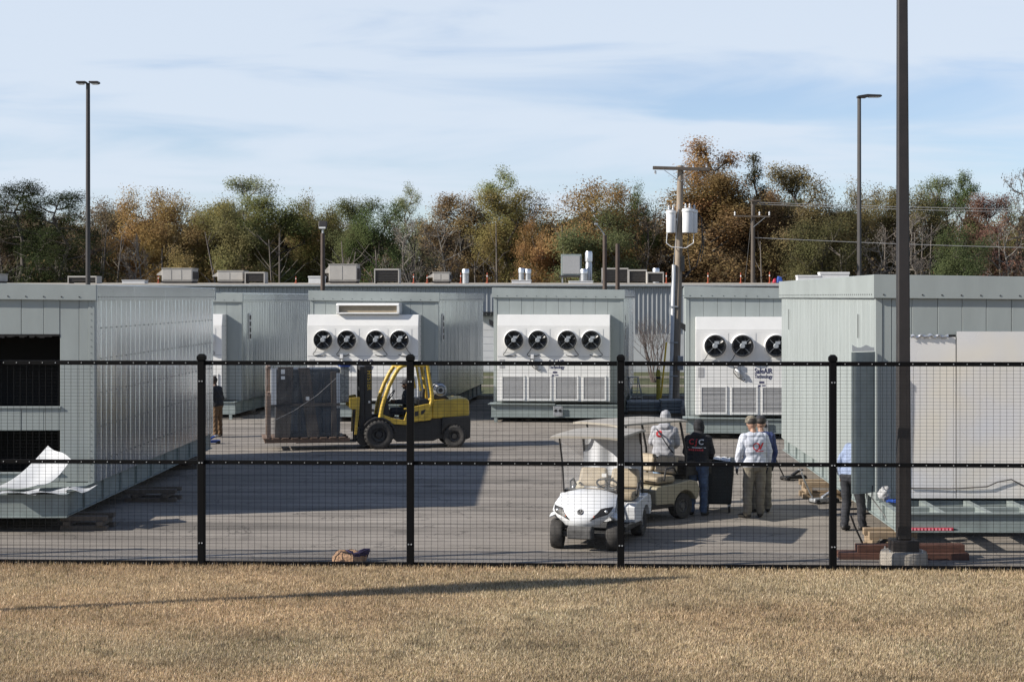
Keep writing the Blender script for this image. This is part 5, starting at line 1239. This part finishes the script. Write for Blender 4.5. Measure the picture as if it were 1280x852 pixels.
    wr = np.sin(co[:, 2]*46+4*np.sin(co[:, 0]*17+sd_)+3*np.sin(co[:, 1]*15))*.5+np.sin(co[:, 2]*23+co[:, 0]*31+sd_*2)*.5
    amp = np.where(lab == 1, .0055+.004*np.clip(.55*k-co[:, 2], 0, .4)/.4, .0055)
    co = co+no*(wr*amp*cl)[:, None]; m2_.vertices.foreach_set('co', co.ravel())
    nf = len(m2_.polygons); lv = np.empty(len(m2_.loops), np.int32); m2_.loops.foreach_get('vertex_index', lv); ls = np.empty(nf, np.int32); m2_.polygons.foreach_get('loop_start', ls)
    m2_.materials.clear()
    for mm in (top, legs, skin, SHOE, gloves or skin): m2_.materials.append(mm)
    m2_.polygons.foreach_set('material_index', lab[lv[ls]].astype(np.int32)); m2_.polygons.foreach_set('use_smooth', np.ones(nf, bool)); m2_.update()
    ob = obj('body', m2_, t)
    for s in (-1, 1):
        e = up(s*.034+hx, .118+hy, 1.668); MB().ell(e, (.012*k,)*3, 8, 6).build('eye', M['black'], t)
    if not hood:
        hb = MB(); vs = []
        hb.ell(up(hx*.9, .012+hy, 1.70), (.098*k, .108*k, .09*k), 16, 10); hb.build('hair', HAIR, t, smooth=60)
    if cap:
        c0 = up(hx*.9, .03+hy, 1.715); cb = MB(); cb.lathe([(0.0, .095*k), (.055*k, .085*k), (.09*k, .055*k), (.105*k, .01*k), (.106*k, -.03*k)], 18, c0); cb.build('cap', cap, t, smooth=60, solid=.006)
        bm__ = MB(); bm__.grid(lambda u, v: (c0.x+(u-.5)*.17*k, c0.y+(.09+.085*v*(1-(2*u-1)**2*.5))*k, c0.z-.012*k-.012*v*k-.02*(2*u-1)**2*k), 8, 4); bm__.build('cap_brim', cap, t, smooth=60, solid=.006)
    return t, ob
def print_on(t, ob, me, x, z, name='back_print', facing=-1):
    """press flat print onto the back (local -Y side) of the body"""
    dg = bpy.context.evaluated_depsgraph_get(); bv = BVHTree.FromPolygons([v.co for v in ob.data.vertices], [tuple(p.vertices) for p in ob.data.polygons])
    bm_ = bmesh.new(); bm_.from_mesh(me)
    bmesh.ops.triangulate(bm_, faces=bm_.faces); bmesh.ops.subdivide_edges(bm_, edges=[e for e in bm_.edges if e.calc_length() > .02], cuts=2)
    for v in bm_.verts:
        h = bv.ray_cast(Vector((v.co.x+x, -1, v.co.y+z)), Vector((0, 1, 0)))
        yb = h[0].y if h[0] else -.12
        v.co = Vector((v.co.x+x, yb-.004, v.co.y+z))
    bm_.to_mesh(me); bm_.free(); return obj(name, me, t)
redp = mat('red_print', (.55, .03, .04), .6, var=.1); whp = mat('white_print', (.8, .8, .8), .6, var=.05)
GREYH = mat('grey_fleece', (.30, .30, .315), .9, var=.08, scale=20); BLKH = mat('black_fleece', (.012, .012, .014), .85, var=.3, scale=14); DEN = mat('denim', (.055, .085, .145), .85, var=.35, scale=9); DENL = mat('pale_denim', (.20, .28, .38), .85, var=.25, scale=9)
WSH = mat('white_shirt', (.50, .52, .58), .8, var=.06, scale=6); KHA = mat('khaki', (.175, .155, .12), .85, var=.16, scale=9); DPN = mat('dark_trousers', (.020, .021, .026), .85, var=.3, scale=9); CHK = mat('blue_check_shirt', (.19, .235, .34), .8, var=.25, scale=30); BRN = mat('brown_trousers', (.13, .075, .035), .85, var=.2, scale=9); NAVYS = mat('navy_shirt', (.025, .04, .12), .8, var=.2); CAMO = mat('camo', (.09, .075, .05), .85, var=.4, scale=30, c2=(.25, .22, .17)); CAPB = mat('dark_cap', (.02, .02, .025), .8, var=.2); GLV = mat('dark_gloves', (.02, .022, .03), .8, var=.2)
fwd = [(-.185, 0, 1.42), (-.25, .05, 1.17), (-.17, .27, 1.10), (-.13, .36, 1.08)], [(.185, 0, 1.42), (.25, .05, 1.17), (.17, .27, 1.10), (.13, .36, 1.08)]
# grey hooded man behind the tan cart
t1, o1 = person('person in a grey hoodie with the hood up behind the tan cart', (gx(829, 30.9), 30.9, 0), R(-12), GREYH, DENL, H=1.78, hood=True, lean=4, side=3, armL=fwd[0], armR=fwd[1], loose=1.12)
me = textmesh('C', .15, redp, .012); print_on(t1, o1, me, -.07, 1.36)
pts = [(-.13, -.02, 1.46), (-.03, -.165, 1.36), (.06, -.175, 1.22), (.15, -.14, 1.08), (.21, -.05, 1.0)]
MB().tube(pts, .013, 6).build('shoulder_strap', GLV, t1, smooth=60)
# black hooded man with jeans
t2, o2 = person('person in a black printed hoodie and blue jeans by the bin', (gx(872, 29.3), 29.3, 0), R(-22), BLKH, DEN, H=1.74, hood=True, lean=9, side=-1, armL=fwd[0], armR=fwd[1], loose=1.18)
me = textmesh('C', .135, redp, .004); print_on(t2, o2, me, -.10, 1.35); me = textmesh('J', .135, redp, .004); print_on(t2, o2, me, -.005, 1.35); me = textmesh('C', .135, whp, .004); print_on(t2, o2, me, .085, 1.35)
b = MB(); b.add([(-.17, .0, 0), (.17, 0, 0), (.17, .01, 0), (-.17, .01, 0)], [(0, 1, 2, 3)]); print_on(t2, o2, b.mesh('print_line', whp), 0, 1.245)
b = MB()
for i in range(7): b.add([(-.15+i*.042, 0, 0), (-.12+i*.042, 0, 0), (-.12+i*.042, .03, 0), (-.15+i*.042, .03, 0)], [(0, 1, 2, 3)])
print_on(t2, o2, b.mesh('print_line', redp), 0, 1.195)
# white shirted man with khaki trousers
t3, o3 = person('person in a white printed shirt, camouflage cap and khaki trousers', (gx(943.5, 29.0), 29.0, 0), R(14), WSH, KHA, H=1.80, lean=3, side=-1, cap=CAMO, gloves=GLV, head=(-.01, .05), loose=1.22,
   armL=[(-.19, 0, 1.42), (-.29, -.02, 1.16), (-.30, .08, .93), (-.30, .12, .84)], armR=[(.19, 0, 1.42), (.27, -.02, 1.16), (.27, .08, .93), (.27, .12, .84)], legL=[(-.095, 0, .90), (-.13, .02, .50), (-.15, -.03, .09), (-.22, .10, .045)], legR=[(.095, 0, .90), (.11, .02, .50), (.12, .05, .09), (.15, .18, .045)])
b = MB(); b.lathe([(.05, 0), (.07, 0)], 20, (-.035, 0, 0)); b.add([(.02, -.05, 0), (.05, -.05, 0), (.11, .07, 0), (.07, .07, 0)], [(0, 1, 2, 3)]); b.add([(-.06, -.09, 0), (.10, -.09, 0), (.10, -.075, 0), (-.06, -.075, 0)], [(0, 1, 2, 3)]); print_on(t3, o3, b.mesh('print_mark', redp), .02, 1.30)
# navy man mostly hidden behind him
t4, o4 = person('person in navy with a dark cap mostly hidden behind the white shirted one', (gx(951.5, 29.75), 29.75, 0), R(6), NAVYS, KHA, H=1.75, cap=CAPB, gloves=GLV, loose=1.15, head=(.0, .03))
# man in checked shirt at the hanging flashing
t5, o5 = person('person in a blue shirt and dark trousers leaning behind the loose flashing', (gx(1064, 27.35), 27.35, 0), R(-42), CHK, DPN, H=1.78, lean=22, side=4, loose=1.12, armL=[(-.185, 0, 1.42), (-.27, -.02, 1.17), (-.26, .10, .95), (-.25, .16, .87)], armR=fwd[1], legL=[(-.095, 0, .90), (-.12, .05, .50), (-.12, -.02, .09), (-.14, .12, .045)], legR=[(.095, 0, .90), (.13, .10, .50), (.14, .12, .09), (.17, .26, .045)])
# man by the left module
t6, o6 = person('person in a black jacket and brown trousers beside the left module', (gx(271.5, 45.7), 45.7, 0), R(68), BLKH, BRN, skin=SKIND, H=1.70, lean=5, cap=mat('brown_cap', (.04, .025, .015), .8), loose=1.2, armL=fwd[0], head=(0, .03))
MB().box(-.03, .09, .14, .155, 1.18, 1.34).build('chest_badge', redp, t6)
# driver, seated
dx_, dy_ = fk(q_(514, 0)[0], .66)
t7, o7 = person('person in dark clothes sitting in the forklift cab', (dx_, dy_, .04), R(90+FR), BLKH, DPN, skin=SKIND, H=1.72, lean=2, cap=CAPB, loose=1.3,
   armL=[(-.185, 0, 1.42), (-.24, .08, 1.17), (-.14, .32, 1.20), (-.10, .40, 1.22)], armR=[(.185, 0, 1.42), (.24, .08, 1.17), (.14, .32, 1.20), (.10, .40, 1.22)],
   legL=[(-.10, .03, .92), (-.13, .42, .93), (-.13, .50, .77), (-.13, .62, .74)], legR=[(.10, .03, .92), (.13, .42, .93), (.13, .52, .77), (.13, .64, .74)])

# ------------------------------------------------------------------ yard clutter
def bin_cart():
    d = 30.0; t = thing('wheeled_bin', 'black wheeled waste bin beside the jeans wearer', 'bin', (gx(898, d), d, 0), R(-6))
    dkp = mat('bin_plastic', (.012, .017, .018), .55, var=.25)
    b = MB(); b.hexa([(-.24, -.38, .16), (.24, -.38, .16), (.24, .38, .16), (-.24, .38, .16), (-.29, -.44, .88), (.29, -.44, .88), (.29, .44, .88), (-.29, .44, .88)]); b.build('tub', dkp, t, bevel=.03)
    MB().box(-.33, .33, -.47, .47, .885, .915).build('rim', dkp, t, bevel=.01); MB().prism([(-.30, .916), (.34, .916), (.42, .93), (.42, .95), (-.30, .97)], -.45, .45).build('lid', dkp, t, bevel=.01)
    b = MB(); b.grid(lambda u, v: (-.28+.5*u, -.4+.5*v, .985+.03*math.sin(u*14)*math.sin(v*9)+.02*math.sin(u*5+v*7)), 14, 10); b.build('plastic_liner', M['white2'], t, smooth=40)
    for s in (-1, 1):
        for q in (-.32, .32):
            c = MB().box(s*.2-.03, s*.2+.03, q-.03, q+.03, .11, .158).build('caster_fork', M['steel'], t); MB().lathe([(0, -.02), (.065, -.02), (.07, -.012), (.07, .012), (.065, .02), (0, .02)], 16, (s*.2, q, .07), 'x').build('caster', M['rubber'], t, smooth=40)
bin_cart()
def beam(name, px0, px1, py0, d, label, m, depth=.3, z0=0, hh=.19, rz=0, group=None):
    x0, x1 = gx(px0, d), gx(px1, d)
    return MB().box(-(x1-x0)/2, (x1-x0)/2, -depth/2, depth/2, 0, hh).build(name, m, loc=((x0+x1)/2, d, z0), bevel=.005, label=label, cat='timber', group=group)
a = beam('heavy_timber', 1048, 1208, 0, 24.52, 'bottom rust red heavy timber behind the pole footing', M['rust'], .32, 0, .10, group='rust red timbers'); a.rotation_euler = (0, 0, R(-2))
a = beam('heavy_timber', 1070, 1204, 0, 24.56, 'upper rust red heavy timber stacked behind the pole footing', M['rust'], .22, .102, .11, group='rust red timbers'); a.rotation_euler = (0, 0, R(1))
def crib(px, d, label, n=3, w_=.9, m=None, zmax=.25, rz=0):
    t = thing('timber_crib', label, 'cribbing', (gx(px, d), d, 0), rz, 'cribbing under the modules')
    hh = zmax/n
    for i in range(n):
        for s in (-1, 1):
            if i % 2 == 0: MB().box(-w_/2, w_/2, s*.22-.06, s*.22+.06, i*hh, (i+1)*hh-.003).build('block', m or M['lumber'], t, bevel=.006)
            else: MB().box(s*.28-.06, s*.28+.06, -.32, .32, i*hh, (i+1)*hh-.003).build('block', m or M['lumber'], t, bevel=.006)
crib(1112, 25.25, 'pale timber crib under the near corner of the right module', 3, .75, zmax=.335)
crib(1026, 32.0, 'timber crib under the middle of the right module', 3, .8, zmax=.335)
crib(1160, 34, 'timber crib under the far inside of the right module', 3, 1.0, zmax=.335)
crib(110, 27.7, 'grey timber crib under the near corner of the left module', 3, .8, M['wood'])
crib(192, 31.5, 'grey timber crib under the middle of the left module', 3, 1.0, M['wood'])
crib(225, 37.5, 'grey timber crib under the far end of the left module', 3, .9, M['wood'])
for i, (px, d, lb) in enumerate(((305, 53.5, 'crib under the half hidden fan module'), (560, 52.6, 'crib under the module with the vent hood'), (640, 51.9, 'crib under the left side of the middle fan module'), (760, 51.6, 'crib under the right side of the middle fan module'), (885, 45.9, 'crib under the lettered fan module'))):
    crib(px, d+1.2, 'dark timber '+lb, 2, 1.0, M['wood'], .155)
def jack(px, d, label, m, name='floor_jack'):
    t = thing(name, label, 'jack', (gx(px, d), d, 0), R(25))
    MB().box(-.28, .28, -.10, .10, .03, .10).build('frame', m, t, bevel=.015); MB().bar((-.05, 0, .10), (.18, 0, .22), .07, .05).build('lift_arm', m, t, bevel=.01)
    MB().lathe([(0, .20), (.06, .20), (.06, .235), (0, .235)], 12, (.18, 0, 0)).build('saddle', M['steel'], t); MB().tube([(-.26, 0, .10), (-.45, 0, .45), (-.52, 0, .62)], .016, 8).build('handle', m, t, smooth=50)
    for x in (-.22, .22):
        for s in (-1, 1): MB().lathe([(0, -.02), (.045, -.02), (.045, .02), (0, .02)], 12, (x, s*.12, .045), 'y').build('roller', M['black'], t)
jack(1030, 31.1, 'grey floor jack beside the crib at the right module', M['steel'])
jack(262, 43.6, 'blue floor jack at the far corner of the left module', M['blue'])
jack(992, 35.0, 'dark floor jack farther along the right module', M['blackpaint'])
jack(1098, 25.0, 'small black jack on the ground before the right module corner', M['blackpaint'])
# red slatted level lying on the right skid
t = thing('red_level', 'red toothed bar lying along the foot of the right module', 'bar', (gx(1165, 24.93), 24.927, -.042))
MB().box(-.36, .33, -.02, .02, .405, .45).build('bar', M['red'], t, bevel=.004)
for i in range(12): MB().box(-.34+i*.055, -.31+i*.055, -.026, -.021, .41, .445).build('tooth', mat('pink', (.75, .25, .3), .5), t)
MB().lathe([(0, 0), (.016, 0), (0, .07)], 8, (0, 0, 0), 'x').build('tip', M['black'], t, loc=(.332, 0, .427))
# plastic bag and yellow glove on the right skid
def lump(name, label, cat, px, py, d, r, m, seed):
    rs = random.Random(seed); ph = [rs.random()*6 for _ in range(6)]; p = at(px, py, d)
    def f(u, v):
        a, b_ = u*2*math.pi, (v-.5)*math.pi; k = 1+.22*math.sin(3*a+ph[0]+4*b_)+.16*math.sin(5*a+ph[1])*math.cos(6*b_+ph[2])+.1*math.sin(9*a+7*b_)
        return (r[0]*math.cos(b_)*math.cos(a)*k, r[1]*math.cos(b_)*math.sin(a)*k, r[2]*(math.sin(b_)*k+1))
    return MB().grid(f, 26, 14).build(name, m, loc=p, smooth=70, label=label, cat=cat)
lump('plastic_bag', 'crumpled clear plastic bag on the corner of the right skid', 'bag', 1106, 624, 26.0, (.09, .08, .10), M['grille'], 2)
lump('rag', 'dark blue rag beside the plastic bag on the right skid', 'rag', 1117, 628, 25.9, (.12, .08, .025), M['blue'], 3)
# crumpled sheet metal on the left deck
def crumple():
    A, B, C, D_ = at(-14, 612, 27.6), at(60, 557, 28.35), at(89, 573, 27.9), at(46, 607, 27.45)
    def f(u, v):
        p = A.lerp(D_, u).lerp(B.lerp(C, u), v); bow = .16*math.sin(v*math.pi); n = Vector((.0, -.25, -.95)); return p+n*bow+Vector((0, 0, .02*math.sin(u*7+v*3)))
    MB().grid(f, 12, 16).build('bent_sheet', mat('sheet_white', (.44, .45, .46), .5, metal=.1, var=.04), smooth=60, solid=.008, label='large bent white metal sheet propped on the left module deck', cat='metal sheet')
    for (px, py, d, w_, dp, rz, lb) in ((60, 607.5, 27.35, .62, .45, 8, 'flat white offcut on the left deck under the bent sheet'), (101, 605, 27.6, .36, .5, -15, 'small white offcut at the right corner of the left deck'), (25, 611.5, 27.2, .6, .3, 3, 'narrow white offcut along the front of the left deck')):
        p = at(px, py, d); p.z = .664+.01*(px % 3)
        b = MB(); b.grid(lambda u, v: ((u-.5)*w_, (v-.5)*dp, .03*math.sin(u*4+v*3)+.04*u*v), 8, 8); o = b.build('sheet_offcut', MATS['sheet_white'], loc=p, smooth=60, solid=.006, label=lb, cat='metal sheet', group='white sheet offcuts on the left deck'); o.rotation_euler = (0, 0, R(rz))
crumple()
# bundle on the ground behind the fence
def bundle():
    d = 24.25; t = thing('rag_bundle', 'paper sack with a purple cord bundle on the ground behind the fence', 'bundle', (gx(440, d), d, 0))
    rs = random.Random(8)
    def sack(u, v):
        a, b_ = u*2*math.pi, v*math.pi/2; k = 1+.12*math.sin(4*a+3*b_)+.08*math.sin(9*a+1)
        return (-.04+.24*math.cos(b_)*math.cos(a)*k, .14*math.cos(b_)*math.sin(a)*k, .155*math.sin(b_)**.6*k if b_ > 0 else 0)
    MB().grid(sack, 24, 10).build('sack', mat('kraft', (.36, .22, .13), .85, var=.25, scale=14), t, smooth=50)
    b = MB()
    for j in range(4):
        pts = [(.10+.12*math.cos(a+j)*(1+.1*j)+rs.uniform(-.02, .02), -.02+.08*math.sin(a*1.1+j), .10+.04*math.sin(a*1.7+j)+.012*j) for a in [k*.5 for k in range(26)]]; b.tube(pts, .013, 6)
    b.build('purple_cord', mat('purple', (.035, .025, .07), .7, var=.4, scale=30), t, smooth=60)
    MB().tube([(-.26, -.1, .0), (-.22, -.15, .1), (-.15, -.1, .16), (-.02, -.13, .14), (.05, -.15, .02)], .008, 5).build('binding', M['black'], t, smooth=60)
bundle()
